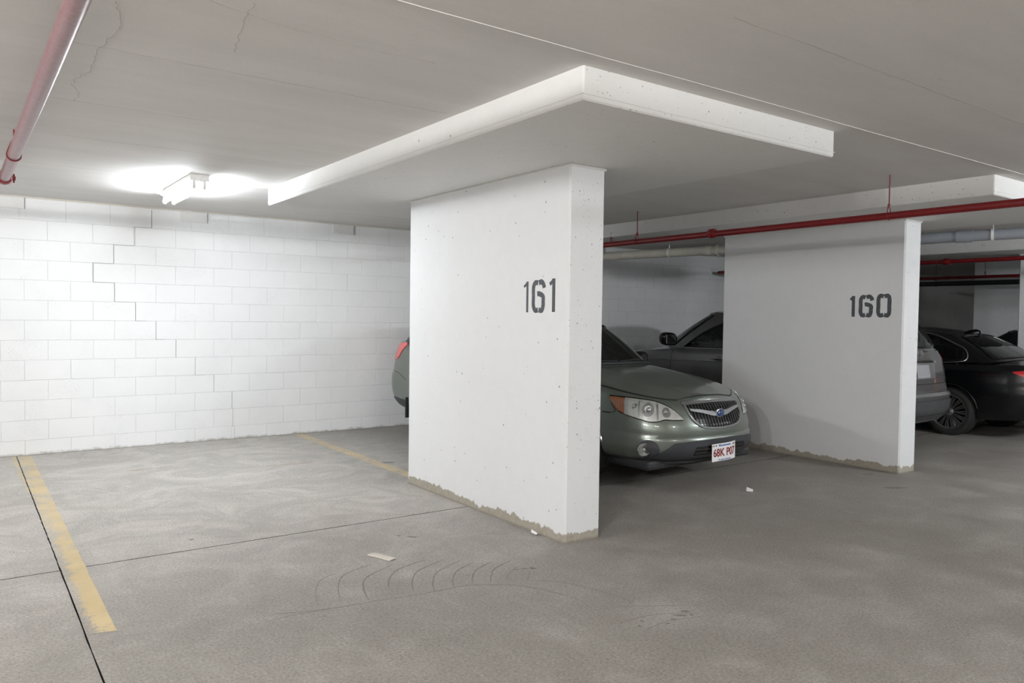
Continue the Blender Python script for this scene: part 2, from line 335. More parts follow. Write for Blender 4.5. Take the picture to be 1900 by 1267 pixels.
mesh_obj('parking_line', vs, [(2 * k, 2 * k + 1, 2 * k + 3, 2 * k + 2) for k in range(rows)], M_yellow, floor, label='thin worn yellow line between the block wall and the first pillar')
for px, yy in ((7.8, 6.4),):
    G().box(px, px + .11, yy, YW - .02, .0004, .0012).obj('parking_line', M_yellow, floor, label='yellow line behind the second pillar')
# curved tyre scuffs in front of the first pillar
def unproj_pts(l): return [(a, b, 0) for a, b in l]
def smooth_path(P, k=8):
    P = [Vector(q) for q in P]; out = []
    for i in range(len(P) - 1):
        p0 = P[max(i - 1, 0)]; p1, p2 = P[i], P[i + 1]; p3 = P[min(i + 2, len(P) - 1)]
        for j in range(k):
            t = j / k; out.append(.5 * ((2 * p1) + (p2 - p0) * t + (2 * p0 - 5 * p1 + 4 * p2 - p3) * t * t + (3 * p1 - p0 - 3 * p2 + p3) * t ** 3))
    out.append(P[-1]); return out
for path, wd in SCUFFS:
    P = smooth_path([(a, b, 0) for a, b in path]); m = len(P)
    ww = [.75 * wd * min(1, .25 + 3 * min(k, m - 1 - k) / m) * random.uniform(.6, 1.2) for k in range(m)]
    G().ribbon(P, ww, .0002, .0009).obj('tyre_scuff', M_scuff, floor)
def blob(name, x, y, rx, ry, mat, z=.0008, n_=26, jit=.35, parent=None, a=0, **kw):
    ca, sa = math.cos(a), math.sin(a); R = []
    ph = [random.uniform(0, 6.28) for _ in range(4)]
    for k in range(n_):
        t = 2 * math.pi * k / n_; r = 1 + jit * (.5 * math.sin(2 * t + ph[0]) + .4 * math.sin(3 * t + ph[1]) + .35 * math.sin(5 * t + ph[2]) + .25 * math.sin(9 * t + ph[3]))
        u, v = rx * r * math.cos(t), ry * r * math.sin(t); R.append((x + u * ca - v * sa, y + u * sa + v * ca))
    vs = [(p, q, z) for p, q in R] + [(p, q, .0001) for p, q in R]
    return mesh_obj(name, vs, [tuple(range(n_))] + [(k + n_, (k + 1) % n_ + n_, (k + 1) % n_, k) for k in range(n_)], mat, parent or floor, **kw)
for a in STAINS: blob('oil_spot', *a[:4], M_stain, a=a[4] if len(a) > 4 else 0)

# ceiling with formwork seams, cracks and dropped panels
ceil = G().box(-8, 30, -8, YW + .35, H, H + .25).obj('ceiling', M_ceil, kind='structure')
for y, x0, x1, w_ in ((2.66, 1.0, 30, .0055), (3.96, .4, 2.35, .004), (6.08, -3, 2.38, .005), (7.38, -3, 2.2, .004), (5.05, -3, 1.3, .003), (2.0, 2.5, 9, .004), (3.9, 4.6, 6.7, .003)):
    n_ = 60; P = [(x0 + (x1 - x0) * k / n_, y + .004 * math.sin(k * .9) + random.uniform(-.002, .002), H) for k in range(n_ + 1)]
    ww = [w_ * random.uniform(.5, 1.3) for _ in P]
    G().ribbon(P, ww, -.003 if y == 2.66 else -.0004, .001).obj('formwork_seam', M_ceil if w_ > .0052 else M_hair, ceil)
for P in CRACKS:
    Q = [];
    for i in range(len(P) - 1):
        for k in range(6):
            t = k / 6; Q.append((P[i][0] + (P[i + 1][0] - P[i][0]) * t + random.uniform(-.008, .008), P[i][1] + (P[i + 1][1] - P[i][1]) * t + random.uniform(-.008, .008), H))
    G().ribbon(Q, .0026, -.0008, .0005).obj('ceiling_crack', M_hair, ceil)
def drop_panel(x0, x1, y0, y1, label, notch=True):
    g = G().bevbox(x0, x1, y0, y1, HP, H + .02, .008, 1)
    if notch: g.box(x0 - .004, x1 + .004, y0 - .004, y1 + .004, HP + .028, HP + .032)   # fin left by the formwork strip
    return g.obj('drop_panel', M_panel, ceil, label=label)
drop_panel(2.408, 4.501, 2.80, 7.388, 'white dropped slab around the head of the first pillar')
drop_panel(6.77, 8.86, 2.80, 8.3, 'white dropped slab around the head of the second pillar')
drop_panel(12.07, 14.2, 2.80, 7.3, 'dropped slab above the dark sedan at the far right')
drop_panel(17.4, 19.4, 2.8, 7.3, 'dropped slab far back on the right')
# outer walls
def struct_box(name, a, mat=M_panel): return G().box(*a).obj(name, mat, kind='structure')
struct_box('wall_left', (-8.3, -8, -8, YW + .35, 0, H)); struct_box('wall_right', (30, 30.3, -8, YW + .35, 0, H)); struct_box('wall_front', (-8.3, 30.3, -8.3, -8, 0, H))
# block wall: courses of painted concrete block, mortar set back
wall = G().box(-8, 30, YW + .005, YW + .35, 0, H).obj('wall_back', M_mortar, kind='structure')
Z = [.0, .16] + [.16 + .2125 * k for k in range(1, 12)] + [H]
PIT, J = .4275, .0024
cache = {}
def block_mesh(w_, h_):
    k = (round(w_, 3), round(h_, 3))
    if k not in cache:
        b = .0035; d = .02
        v = [(0, 0, 0), (w_, 0, 0), (w_, 0, h_), (0, 0, h_)]
        vs = [(b, 0, b), (w_ - b, 0, b), (w_ - b, 0, h_ - b), (b, 0, h_ - b), (0, b, 0), (w_, b, 0), (w_, b, h_), (0, b, h_), (0, d, 0), (w_, d, 0), (w_, d, h_), (0, d, h_)]
        fs = [(0, 1, 2, 3)] + [(4 + k_, 4 + (k_ + 1) % 4, (k_ + 1) % 4, k_) for k_ in range(4)] + [(8 + k_, 8 + (k_ + 1) % 4, 4 + (k_ + 1) % 4, 4 + k_) for k_ in range(4)]
        me = bpy.data.meshes.new('block'); me.from_pydata(vs, [], fs); me.materials.append(M_block); cache[k] = me
    return cache[k]
rest = G(); nb = 0
for r in range(len(Z) - 1):
    ph = (.55 if r % 2 == 0 else .765) if r < 12 else .51
    z0, z1 = Z[r] + J / 2, Z[r + 1] - J / 2
    k = -20
    while True:
        x0 = ph + PIT * k + random.uniform(-.0, .0); x1 = x0 + PIT; k += 1
        if x0 > 29.8: break
        a, b = x0 + J / 2, x1 - J / 2; dy = random.uniform(-.0012, .0012)
        vis = (0.0 < b and a < 5.15) or (8.3 < b and a < 11.7 and r >= 2)
        if vis:
            o = bpy.data.objects.new('block', block_mesh(b - a, z1 - z0)); COL.objects.link(o); o.parent = wall; o.location = (a, YW - .001 + dy, z0); nb += 1
        else: rest.box(a, b, YW + dy, YW + .02, z0, z1)
rest.obj('block_courses', M_block, wall, kind='stuff')
print('blocks', nb)
# stepped settlement crack that follows the joints
ST = [(1.789, 2.700, 2.5), (1.610, 2.5, 2.285), (1.398, 2.285, 2.073), (1.196, 2.073, 1.86), (1.408, 1.86, 1.648), (1.622, 1.648, 1.435), (1.836, 1.435, 1.223), (2.05, 1.223, 1.01), (2.264, 1.01, .798), (2.478, .798, .585), (2.692, .585, .373), (2.70, .373, .16), (2.72, .16, .01)]
g = G()
for i, (x, za, zb) in enumerate(ST):
    w_ = .0045 if i < 4 else .003 if i < 8 else .0022
    n_ = 5; P = [(x + random.uniform(-.0012, .0012), YW, za + (zb - za) * k / n_) for k in range(n_ + 1)]
    g.ribbon(P, w_, -.0006, .003, up=(0, -1, 0))
    if i < len(ST) - 1 and i not in (7, 9, 10):
        x2 = ST[i + 1][0]; m_ = (x + x2) / 2 if i > 4 else x2
        g.ribbon([(x, YW, zb), (m_, YW, zb)], w_ * .45, -.0006, .003, up=(0, -1, 0))
g.obj('stepped_crack', M_crack, wall, label='thin dark stepped crack following the block joints')
for x in (.07, 2.10, 3.97):
    G().bevbox(x, x + (.49 if x < 1 else .30), YW - .012, YW + .01, 2.602, H - .006, .006, 1).obj('beam_pocket_patch', M_panel, wall)
    G().ribbon([(x + (.49 if x < 1 else .30) + .004, YW, 2.60), (x + (.49 if x < 1 else .30) + .004, YW, H - .01)], .004, -.001, .0125, up=(0, -1, 0)).obj('patch_joint', M_hair, wall)
G().ribbon([(-8, YW - .012, H - .006), (30, YW - .012, H - .006)], .02, -.02, .004, up=(0, -1, 0)).obj('caulk_bead', simple('cream_caulk', (.62, .59, .52), .8), wall)

# ------------------------------------------------------------------ pillars
def pillar(x0, x1, y0, y1, top, label, name='concrete_pillar'):
    e = empty(name, ((x0 + x1) / 2, (y0 + y1) / 2, 0), label=label, category='pillar', group='painted concrete pillars')
    cx, cy = e.location.x, e.location.y
    bm = bmesh.new(); c = .014
    pl = [(x0 + c, y0), (x1 - c, y0), (x1, y0 + c), (x1, y1 - c), (x1 - c, y1), (x0 + c, y1), (x0, y1 - c), (x0, y0 + c)]
    zz = [0, .5, 1.02, 1.6, 2.2, top + .001]
    vs = [(a - cx, b - cy, z) for z in zz for a, b in pl]; n_ = 8
    fs = [(i * n_ + k, i * n_ + (k + 1) % n_, (i + 1) * n_ + (k + 1) % n_, (i + 1) * n_ + k) for i in range(len(zz) - 1) for k in range(n_)] + [tuple(range((len(zz) - 1) * n_, len(zz) * n_)), tuple(range(n_ - 1, -1, -1))]
    bm.free()
    mesh_obj('shaft', vs, fs, M_pillar, e)
    # fins of paint-filled formwork joints
    g = G()
    for z in (.985, 2.28):
        P = [(x0 - cx, y0 - cy + (y1 - y0) * k / 20, z + random.uniform(-.002, .002)) for k in range(21)]
        g.ribbon(P, .0025, -.001, .0012, up=(-1, 0, 0))
    g.obj('casting_line', M_panel, e)
    # rough mortar lip where the head meets the slab
    G().bevbox(x0 - cx - .006, x1 - cx + .008, y0 - cy - .006, y1 - cy + .006, top - .02, top + .001, .005, 1).obj('head_lip', M_panel, e)
    return e, cx, cy
p1, c1x, c1y = pillar(3.327, 3.646, 3.987, 6.242, HP, 'wide white concrete pillar stencilled 161, nearest the camera')
p2, c2x, c2y = pillar(7.707, 8.019, 3.987, 6.242, HP, 'white concrete pillar stencilled 160, right of the sage green wagon')
p3, c3x, c3y = pillar(12.85, 13.15, 3.6, 4.93, HP, 'pillar edge cut off by the right side of the photo, behind the black sedan')
p4, _, _ = pillar(16.3, 16.6, 4.2, 7.05, H, 'dim white pillar far behind the black sedan')
def digit(ch, y_left, y_right, z0, z1, face_x, parent, cx, cy, sw):
    """stencil digit: strokes with a bridge gap, laid on a face that looks towards -x; y decreases to the reader's right"""
    W_, H_ = y_left - y_right, z1 - z0
    def P(u, v): return (face_x - cx, y_left - cy - u * W_, z0 + v * H_)
    g = G(); k = sw / 2; lay = [0]
    def st(pts, wd=sw): g.ribbon(smooth_path([P(*q) for q in pts], 5) if len(pts) > 2 else [P(*q) for q in pts], wd, .0001, .0012 + lay[0], up=(-1, 0, 0)); lay[0] += .0004
    a = k / W_; b = k / H_
    if ch == '1':
        st([(1 - a, 0), (1 - a, 1)]); st([(.12, .83), (.5, .90), (1 - a * 1.2, .965)], sw * .75)
    if ch == '6':
        st([(.47, 1 - b), (.27, .93), (a, .80), (a, .5), (a, .22), (.25, .07), (.47, b)])
        st([(.54, 1 - b), (.75, .95), (.9, .86), (.95, .76)])
        st([(.42, .58), (.58, .58), (.86, .50), (1 - a, .34), (1 - a, .22), (.78, .07), (.54, b)])
    if ch == '0':
        st([(.48, 1 - b), (.25, .94), (a, .80), (a, .5), (a, .20), (.25, .06), (.48, b)]); st([(.53, 1 - b), (.76, .94), (1 - a, .80), (1 - a, .5), (1 - a, .20), (.76, .06), (.53, b)])
    g.obj('stencilled_digit', M_stencil, parent)
digit('1', 4.495, 4.435, 1.573, 1.795, 3.327, p1, c1x, c1y, .024)
digit('6', 4.392, 4.243, 1.573, 1.800, 3.327, p1, c1x, c1y, .036)
digit('1', 4.197, 4.128, 1.577, 1.808, 3.327, p1, c1x, c1y, .033)
digit('1', 4.566, 4.505, 1.588, 1.808, 7.707, p2, c2x, c2y, .036)
digit('6', 4.462, 4.308, 1.588, 1.812, 7.707, p2, c2x, c2y, .042)
digit('0', 4.27, 4.113, 1.590, 1.820, 7.707, p2, c2x, c2y, .042)
# ------------------------------------------------------------------ fluorescent fixture and its neighbours
fx = empty('fluorescent_light_fixture', (1.70, 7.65, H), label='lit white fluorescent tube fixture on the ceiling near the block wall', category='light fixture')
g = G(); hx, L2 = .078, .61
vs = [(-hx, 0), (hx, 0), (hx, -.035), (.03, -.058), (-.03, -.058), (-hx, -.035)]
g.add([(a, y, b) for y in (-L2, L2) for a, b in vs], [(0, 1, 2, 3, 4, 5), (11, 10, 9, 8, 7, 6)] + [(k, k + 6, (k + 1) % 6 + 6, (k + 1) % 6) for k in range(6)])
g.obj('housing', M_white_metal, fx)
for sx in (-1, 1):
    t = G().tube([(sx * .042, -L2 + .03, -.098), (sx * .042, L2 - .03, -.098)], .018, 14).obj('fluorescent_tube', M_tube, fx, smooth=True)
    for sy in (-1, 1): G().bevbox(sx * .042 - .013, sx * .042 + .013, sy * (L2 - .018) - .011, sy * (L2 - .018) + .011, -.122, -.03, .003, 1).obj('lamp_socket', M_white_plastic, fx)
G().box(-.08, .08, -L2 - .002, -L2 + .004, -.055, 0).obj('end_plate', M_white_metal, fx)
dt = G().lathe([(0, -.035), (.03, -.035), (.045, -.028), (.05, -.012), (.062, -.01), (.064, 0), (0, 0)], (0, 0, 0), n=28).obj('round_ceiling_detector', M_white_plastic, smooth=True, label='small white round ceiling cap beside the lit fluorescent fixture', category='detector'); dt.location = (1.60, 8.17, H)
# ------------------------------------------------------------------ pipes
def ring(c, axis, r, wd, th): return G().lathe([(r, -wd / 2), (r + th, -wd / 2), (r + th, wd / 2), (r, wd / 2), (r, -wd / 2)], c, axis, 24)
def hanger(parent, x, y, z, r, top, mat, rodmat=None):
    """threaded rod with a clevis and a band under the pipe (pipe along y)"""
    h = G().tube([(x, y, z + r + .055), (x, y, top)], .005, 8).obj('hanger', rodmat or mat, parent)
    g = G(); g.tube([(x - r - .004, y, z), (x - r * .8, y, z + r * 1.0), (x - .012, y, z + r + .05), (x + .012, y, z + r + .05), (x + r * .8, y, z + r), (x + r + .004, y, z)], .0045, 6)
    g.tube([(x + (r + .004) * math.cos(a), y, z + (r + .004) * math.sin(a)) for a in np.linspace(math.pi, 2 * math.pi, 12)], .0045, 6)
    g.tube([(x, y, z + r + .03), (x, y, z + r + .065)], .011, 6)
    g.obj('clevis', mat, h)
def coupling(parent, x, y, z, r, mat, bolts=True):
    g = G().lathe([(r, -.045), (r + .008, -.045), (r + .016, -.03), (r + .016, .03), (r + .008, .045), (r, .045)], (x, y, z), (0, 1, 0), 24)
    if bolts:
        for s in (-1, 1):
            g.bevbox(x + s * (r + .022) - .014, x + s * (r + .022) + .014, y - .022, y + .022, z - .016, z + .016, .004, 1)
            g.tube([(x + s * (r + .024), y, z - .034), (x + s * (r + .024), y, z + .034)], .006, 8)
    g.obj('coupling', mat, parent, smooth=40)
e = empty('red_sprinkler_pipe', (.30, 0, 2.57), label='thick red sprinkler pipe crossing the top left corner', category='pipe')
G().tube([(.038, -6, 0), (.030, 1, 0), (.024, 3, 0), (.012, 4.5, 0), (-.006, 6.8, 0), (-.01, 7.22, 0)], .038, 32).obj('pipe', M_rednear, e, smooth=True)
coupling(e, -.01, 7.2, 0, .038, M_red)
a_ = [(-.01, 7.24 + 0, 0)] + [(-.01 - .09 + .09 * math.cos(t), 7.26 + .09 * math.sin(t), 0) for t in np.linspace(0, math.pi / 2, 8)] + [(-3.5, 7.35, 0)]
G().tube(a_, .036, 20).obj('elbow', M_red, e, smooth=True)
hanger(e, 0.0, 6.1, 0, .038, H - 2.57, M_red); hanger(e, .034, 1.2, 0, .038, H - 2.57, M_red)
e = empty('red_sprinkler_pipe', (6.16, 0, 2.405), label='red sprinkler pipe hanging above the sage green wagon', category='pipe')
G().tube([(0, -6, .012), (0, YW - .6, -.012)], .030, 24).obj('pipe', M_red, e, smooth=True)
coupling(e, 0, 5.14, 0, .030, M_red)
hanger(e, 0, 6.2, 0, .030, H - 2.405, M_red); hanger(e, 0, 3.33, 0, .030, H - 2.405, M_red)
G().tube([(0, 6.62, .02), (0, 6.62, .075)], .012, 10).obj('sprinkler_branch', M_red, e)
G().lathe([(.009, .075), (.013, .08), (.013, .10), (.005, .105), (.005, .12), (.02, .122), (.02, .125), (0, .126)], (0, 6.62, 0), n=14).obj('sprinkler_head', M_steel, e, smooth=True)
def far_pipe(name, x, z, r, y0, y1, mat, label, dx=0, hang=(), coup=(), top=H, hm=None):
    e = empty(name, (x, 0, z), label=label, category='pipe')
    G().tube([(dx * (y0 / 10), y0, 0), (dx * (y1 / 10), y1, 0)], r, 18).obj('pipe', mat, e, smooth=True)
    for y in hang: hanger(e, dx * y / 10, y, 0, r, top - z, hm or mat)
    for y in coup: coupling(e, dx * y / 10, y, 0, r, mat, False)
    return e
far_pipe('red_sprinkler_pipe', 11.5, 2.413, .03, -4, YW - .15, M_red, 'red pipe running just under the grey pipe, right of the second pillar', coup=(5.35,))
far_pipe('red_sprinkler_pipe', 15.7, 2.413, .03, 1, 9.2, M_red, 'thin red pipe directly above the long black pipe', hang=(6.6,), top=H)
far_pipe('black_pipe', 15.5, 2.29, .045, 1, 9.2, M_black_pipe, 'long black pipe in the dim back right', hang=(7.4,), top=H, hm=M_black_pipe)
far_pipe('red_sprinkler_pipe', 20.0, 2.36, .035, 1, 7.75, M_red, 'short red pipe below the black pipe, far back right')
# drain pipe, differing light painted into its colour: cream behind the wagon, grey beyond the second pillar, slanting across the bays
A = Vector((7.753, 8.516, 2.45)); B = Vector((9.357, 3.559, 2.52)); D = (B - A).normalized()
e = empty('drain_pipe', tuple((A + B) / 2), label='fat drain pipe, cream behind the first pillar and grey beyond the second', category='pipe')
O = (A + B) / 2
A0 = A - D * .62; Bm = A + (B - A) * .42; B0 = B + D * .4
B1 = B + D * 1.2
G().tube([A0 - O, Bm - O], .062, 24).obj('cream_section', M_cream_pipe, e, smooth=True, label='cream section, warmer light painted in')
G().tube([Bm - O, B1 - O], .062, 24).obj('grey_section', M_grey_pipe, e, smooth=True, label='grey section, dimmer light painted in')
def band(c, r, wd, th, mat, nm): ring(c - O, D, r, wd, th).obj(nm, mat, e, smooth=40)
DL=(B-A)
for t_, wd, th, mt, nm in ((.315, .10, .008, M_cream_pipe, 'pipe_coupling'), (.34, .02, .012, M_cream_pipe, 'pipe_coupling'), (.893, .16, .009, M_grey_pipe, 'pipe_coupling')): band(A + DL * t_, .062, wd, th, mt, nm)
for t_, mt in ((.205, M_white_plastic), (.945, M_white_plastic)):
    c_ = A + DL * t_ - O; band(A + DL * t_, .063, .028, .006, mt, 'pipe_strap')
    G().tube([c_ + Vector((0, 0, .06)), Vector((c_.x, c_.y, (HP if t_ < .5 else H) - O.z))], .006, 8).obj('strap_rod', M_steel, e)
# ------------------------------------------------------------------ litter
def scrap(name, pts, z, mat, label, curl=.006):
    cx = sum(p[0] for p in pts) / len(pts); cy = sum(p[1] for p in pts) / len(pts); n_ = 8; vs = []
    a, b, c, d = [Vector((*p, 0)) for p in pts]
    for i in range(n_ + 1):
        for j in range(5):
            u, v = i / n_, j / 4; q = (a * (1 - u) + b * u) * (1 - v) + (d * (1 - u) + c * u) * v
            vs.append((q.x - cx, q.y - cy, z + curl * abs(math.sin(u * 3.3)) * (1 - .5 * v) + .002 * random.random()))
    fs = [(i * 5 + j, (i + 1) * 5 + j, (i + 1) * 5 + j + 1, i * 5 + j + 1) for i in range(n_) for j in range(4)]
    o = mesh_obj(name, vs, fs, mat, smooth=60, label=label, category='litter'); m = o.modifiers.new('t', 'SOLIDIFY'); m.thickness = .0015; o.location = (cx, cy, 0)
scrap('paper_scrap', [(2.105, 4.487), (2.168, 4.505), (2.232, 4.325), (2.170, 4.302)], .002, M_paper, 'flat beige cardboard scrap on the open floor left of the first pillar')
scrap('crumpled_paper', [(5.72, 4.33), (5.76, 4.35), (5.78, 4.30), (5.75, 4.28)], .002, M_paperw, 'tiny crumpled white scrap on the floor in front of the green wagon', .035)
scrap('paint_flake', [(3.30, 4.33), (3.32, 4.34), (3.316, 4.25), (3.295, 4.26)], .002, M_paperw, 'small white flake at the foot of the first pillar', .02)

# ------------------------------------------------------------------ car surfaces
def crom(P, n):
    """resample control rows (first 2 or 3 columns = position) with centripetal-ish catmull-rom; returns dense rows"""
    P=np.array(P,float); m=len(P)
    out=[]
    for i in range(m-1):
        p0=P[i-1] if i>0 else 2*P[0]-P[1]
        p1=P[i]; p2=P[i+1]
        p3=P[i+2] if i+2<m else 2*P[-1]-P[-2]
        d1=max(np.linalg.norm((p2-p1)[:2]),1e-4); d0=max(np.linalg.norm((p1-p0)[:2]),1e-4); d2=max(np.linalg.norm((p3-p2)[:2]),1e-4)
        m1=((p1-p0)/d0*d1+(p2-p1)/d1*d0)/(d0+d1)*d1
        m2=((p2-p1)/d1*d2+(p3-p2)/d2*d1)/(d1+d2)*d1
        for k in range(n):
            t=k/n
            out.append((2*t**3-3*t*t+1)*p1+(t**3-2*t*t+t)*m1+(-2*t**3+3*t*t)*p2+(t**3-t*t)*m2)
    out.append(P[-1]); return np.array(out)
class Tub:
    """lower car body: plan outline rows (x,y,zb,zs,wn,wt), insets by normalised height for nose, side and tail"""
    def __init__(s, rows, nose, side, tail, crown, L):
        D=crom(rows,16); s.L=L
        D[0,0]=0; D[-1,0]=0
        seg=np.linalg.norm(np.diff(D[:,:2],axis=0),axis=1); s.a=np.concatenate([[0],np.cumsum(seg)]); s.D=D; s.S=s.a[-1]
        s.nose,s.side,s.tail,s.crown=[np.array(q,float) for q in (nose,side,tail,crown)]
    def row(s,p):
        return np.array([np.interp(p,s.a,s.D[:,k]) for k in range(s.D.shape[1])])
    def inset(s,r,v):
        f=lambda T: np.interp(v,T[:,0],T[:,1])
        wn=min(max(r[4],0),1); wt=min(max(r[5],0),1)
        return wn*f(s.nose)+wt*f(s.tail)+(1-wn-wt)*f(s.side)
    def B(s,p,z=None,off=0,v=None):
        sg=1 if p>=0 else -1; p=abs(p)
        p=min(p,s.S)
        r=s.row(p); e=.03
        a=s.row(max(p-e,0)); b=s.row(min(p+e,s.S)); t=b[:2]-a[:2]; t/=np.linalg.norm(t)
        n=np.array([-t[1],t[0]])*-1  # outward for nose->+x->tail
        if v is None: v=(z-r[2])/(r[3]-r[2])
        vv=min(max(v,0),1)
        z=r[2]+v*(r[3]-r[2])
        q=r[:2]-n*(s.inset(r,vv)-off)
        if p<=1e-6 or p>=s.S-1e-6: q[0]=0
        return np.array([q[0]*sg,q[1],z])
    def py(s,y):   # arc length where the side reaches y
        i=np.searchsorted(s.D[:,1],y); return float(np.interp(y,s.D[:,1],s.a))
    def deck(s,p,t):
        e=s.B(abs(p),v=1.0)
        c=np.interp(e[1],s.crown[:,0],s.crown[:,1])
        return np.array([e[0]*t,e[1],e[2]+c*(1-abs(t)**2.6)])
    def deckxy(s,x,y):  # height of the deck over a point
        best=None
        for p in np.linspace(0,s.S,240):
            e=s.B(p,v=1.0); d=abs(e[1]-y)
            if e[0]>=abs(x)-.02 and (best is None or d<best[0]): best=(d,p,e)
        return s.deck(best[1],min(1,abs(x)/max(best[2][0],1e-3)))[2]
class House:
    """greenhouse: rows (xb,yb,zb,xt,yt,zt) from windscreen centre round to rear centre"""
    def __init__(s, rows, bulge, crown):
        D=crom(rows,16); D[0,0]=D[0,3]=0; D[-1,0]=D[-1,3]=0
        seg=np.linalg.norm(np.diff(D[:,:2],axis=0),axis=1); s.a=np.concatenate([[0],np.cumsum(seg)]); s.D=D; s.S=s.a[-1]
        s.bulge=bulge; s.crown=np.array(crown,float)
    def row(s,p): return np.array([np.interp(p,s.a,s.D[:,k]) for k in range(6)])
    def B(s,p,v,off=0):
        sg=1 if p>=0 else -1; p=min(abs(p),s.S)
        r=s.row(p); e=.04
        a=s.row(max(p-e,0)); b=s.row(min(p+e,s.S)); t=(b-a)[:3]; t/=max(np.linalg.norm(t),1e-6)
        up=r[3:]-r[:3]; up/=max(np.linalg.norm(up),1e-6)
        n=np.cross(t,up); n/=max(np.linalg.norm(n),1e-6)
        q=r[:3]*(1-v)+r[3:]*v+n*(s.bulge*4*v*(1-v)+off)
        if p<=1e-6 or p>=s.S-1e-6: q[0]=0
        return np.array([q[0]*sg,q[1],q[2]])
    def roof(s,p,t):
        e=s.B(p,1.0); c=np.interp(e[1],s.crown[:,0],s.crown[:,1])
        return np.array([e[0]*t,e[1],e[2]+c*(1-abs(t)**2.4)])

WAG_ARGS = ([(0,0,.27,.80,1,0),(.25,.015,.27,.80,1,0),(.45,.06,.27,.805,1,0),(.62,.15,.27,.815,1,0),(.76,.31,.27,.835,.7,0),(.84,.52,.28,.865,.35,0),(.872,.80,.28,.905,.08,0),(.885,1.25,.26,.955,0,0),(.885,2.0,.25,.985,0,0),(.885,3.0,.25,1.0,0,0),(.88,3.8,.28,1.03,0,0),(.872,4.2,.32,1.12,0,.0),(.862,4.48,.34,1.19,0,.25),(.83,4.68,.35,1.20,0,.7),(.68,4.80,.35,1.20,0,1),(.35,4.85,.35,1.20,0,1),(0,4.86,.35,1.20,0,1)],
 [(0,.12),(.05,.05),(.12,.02),(.2,.0),(.38,.0),(.42,.015),(.5,.012),(.6,.02),(.75,.05),(.88,.085),(.95,.115),(1,.17)],
 [(0,.09),(.06,.04),(.14,.02),(.3,.012),(.5,.002),(.65,.0),(.8,.012),(.92,.03),(.97,.045),(1,.075)],
 [(0,.16),(.1,.07),(.2,.02),(.3,.0),(.42,.0),(.5,.012),(.54,.04),(.65,.055),(.8,.09),(.92,.13),(1,.18)],
 [(0,.0),(.15,.02),(.4,.045),(.9,.08),(1.3,.085),(1.9,.02),(4.95,.0)], 4.86)
WAGH_ARGS = ([(0,1.25,1.045,0,2.02,1.485),(.35,1.30,1.04,.28,2.04,1.482),(.58,1.42,1.02,.45,2.09,1.473),(.70,1.58,.995,.545,2.17,1.46),(.765,1.80,.98,.575,2.30,1.46),(.785,2.15,.985,.59,2.5,1.465),(.79,2.7,.99,.60,2.9,1.47),(.79,3.3,.995,.60,3.4,1.46),(.78,3.9,1.02,.59,3.9,1.445),(.76,4.35,1.12,.57,4.2,1.43),(.70,4.56,1.16,.53,4.36,1.425),(.45,4.66,1.17,.35,4.42,1.43),(0,4.69,1.17,0,4.44,1.435)],.02,[(2.02,.0),(2.3,.045),(3,.06),(4.2,.04),(4.44,.0)])
SUV_ARGS = ([(0,0,.30,.93,1,0),(.3,.02,.30,.93,1,0),(.52,.08,.30,.94,1,0),(.70,.20,.30,.96,.9,0),(.82,.40,.30,.99,.5,0),(.88,.65,.30,1.02,.2,0),(.91,1.0,.29,1.06,0,0),(.92,1.6,.28,1.11,0,0),(.92,2.5,.28,1.14,0,0),(.915,3.4,.28,1.16,0,0),(.90,4.0,.32,1.18,0,0),(.88,4.35,.34,1.19,0,.15),(.83,4.58,.35,1.19,0,.6),(.70,4.74,.35,1.19,0,1),(.40,4.80,.35,1.19,0,1),(0,4.82,.35,1.19,0,1)],
 [(0,.12),(.1,.02),(.3,.0),(.5,.01),(.75,.05),(.9,.1),(1,.18)],
 [(0,.08),(.08,.03),(.2,.015),(.4,.004),(.6,.0),(.8,.012),(.93,.03),(1,.07)],
 [(0,.14),(.08,.06),(.14,.02),(.28,.0),(.36,.0),(.42,.03),(.55,.05),(.7,.07),(.88,.10),(1,.15)],
 [(0,.0),(.2,.03),(.6,.06),(1.4,.09),(2.0,.02),(4.9,.0)], 4.82)
SUVH_ARGS = ([(0,1.06,1.17,0,1.94,1.665),(.38,1.11,1.165,.30,1.96,1.662),(.62,1.24,1.15,.48,2.02,1.65),(.74,1.42,1.13,.58,2.13,1.64),(.79,1.68,1.12,.615,2.32,1.64),(.81,2.2,1.125,.63,2.7,1.65),(.82,2.8,1.14,.64,3.1,1.65),(.81,3.4,1.155,.63,3.5,1.64),(.79,3.95,1.17,.61,3.95,1.62),(.75,4.35,1.18,.57,4.18,1.60),(.65,4.56,1.19,.50,4.32,1.59),(.4,4.65,1.19,.32,4.38,1.60),(0,4.68,1.19,0,4.40,1.605)],.025,[(1.94,.0),(2.3,.05),(3.1,.07),(4.2,.04),(4.40,.0)])
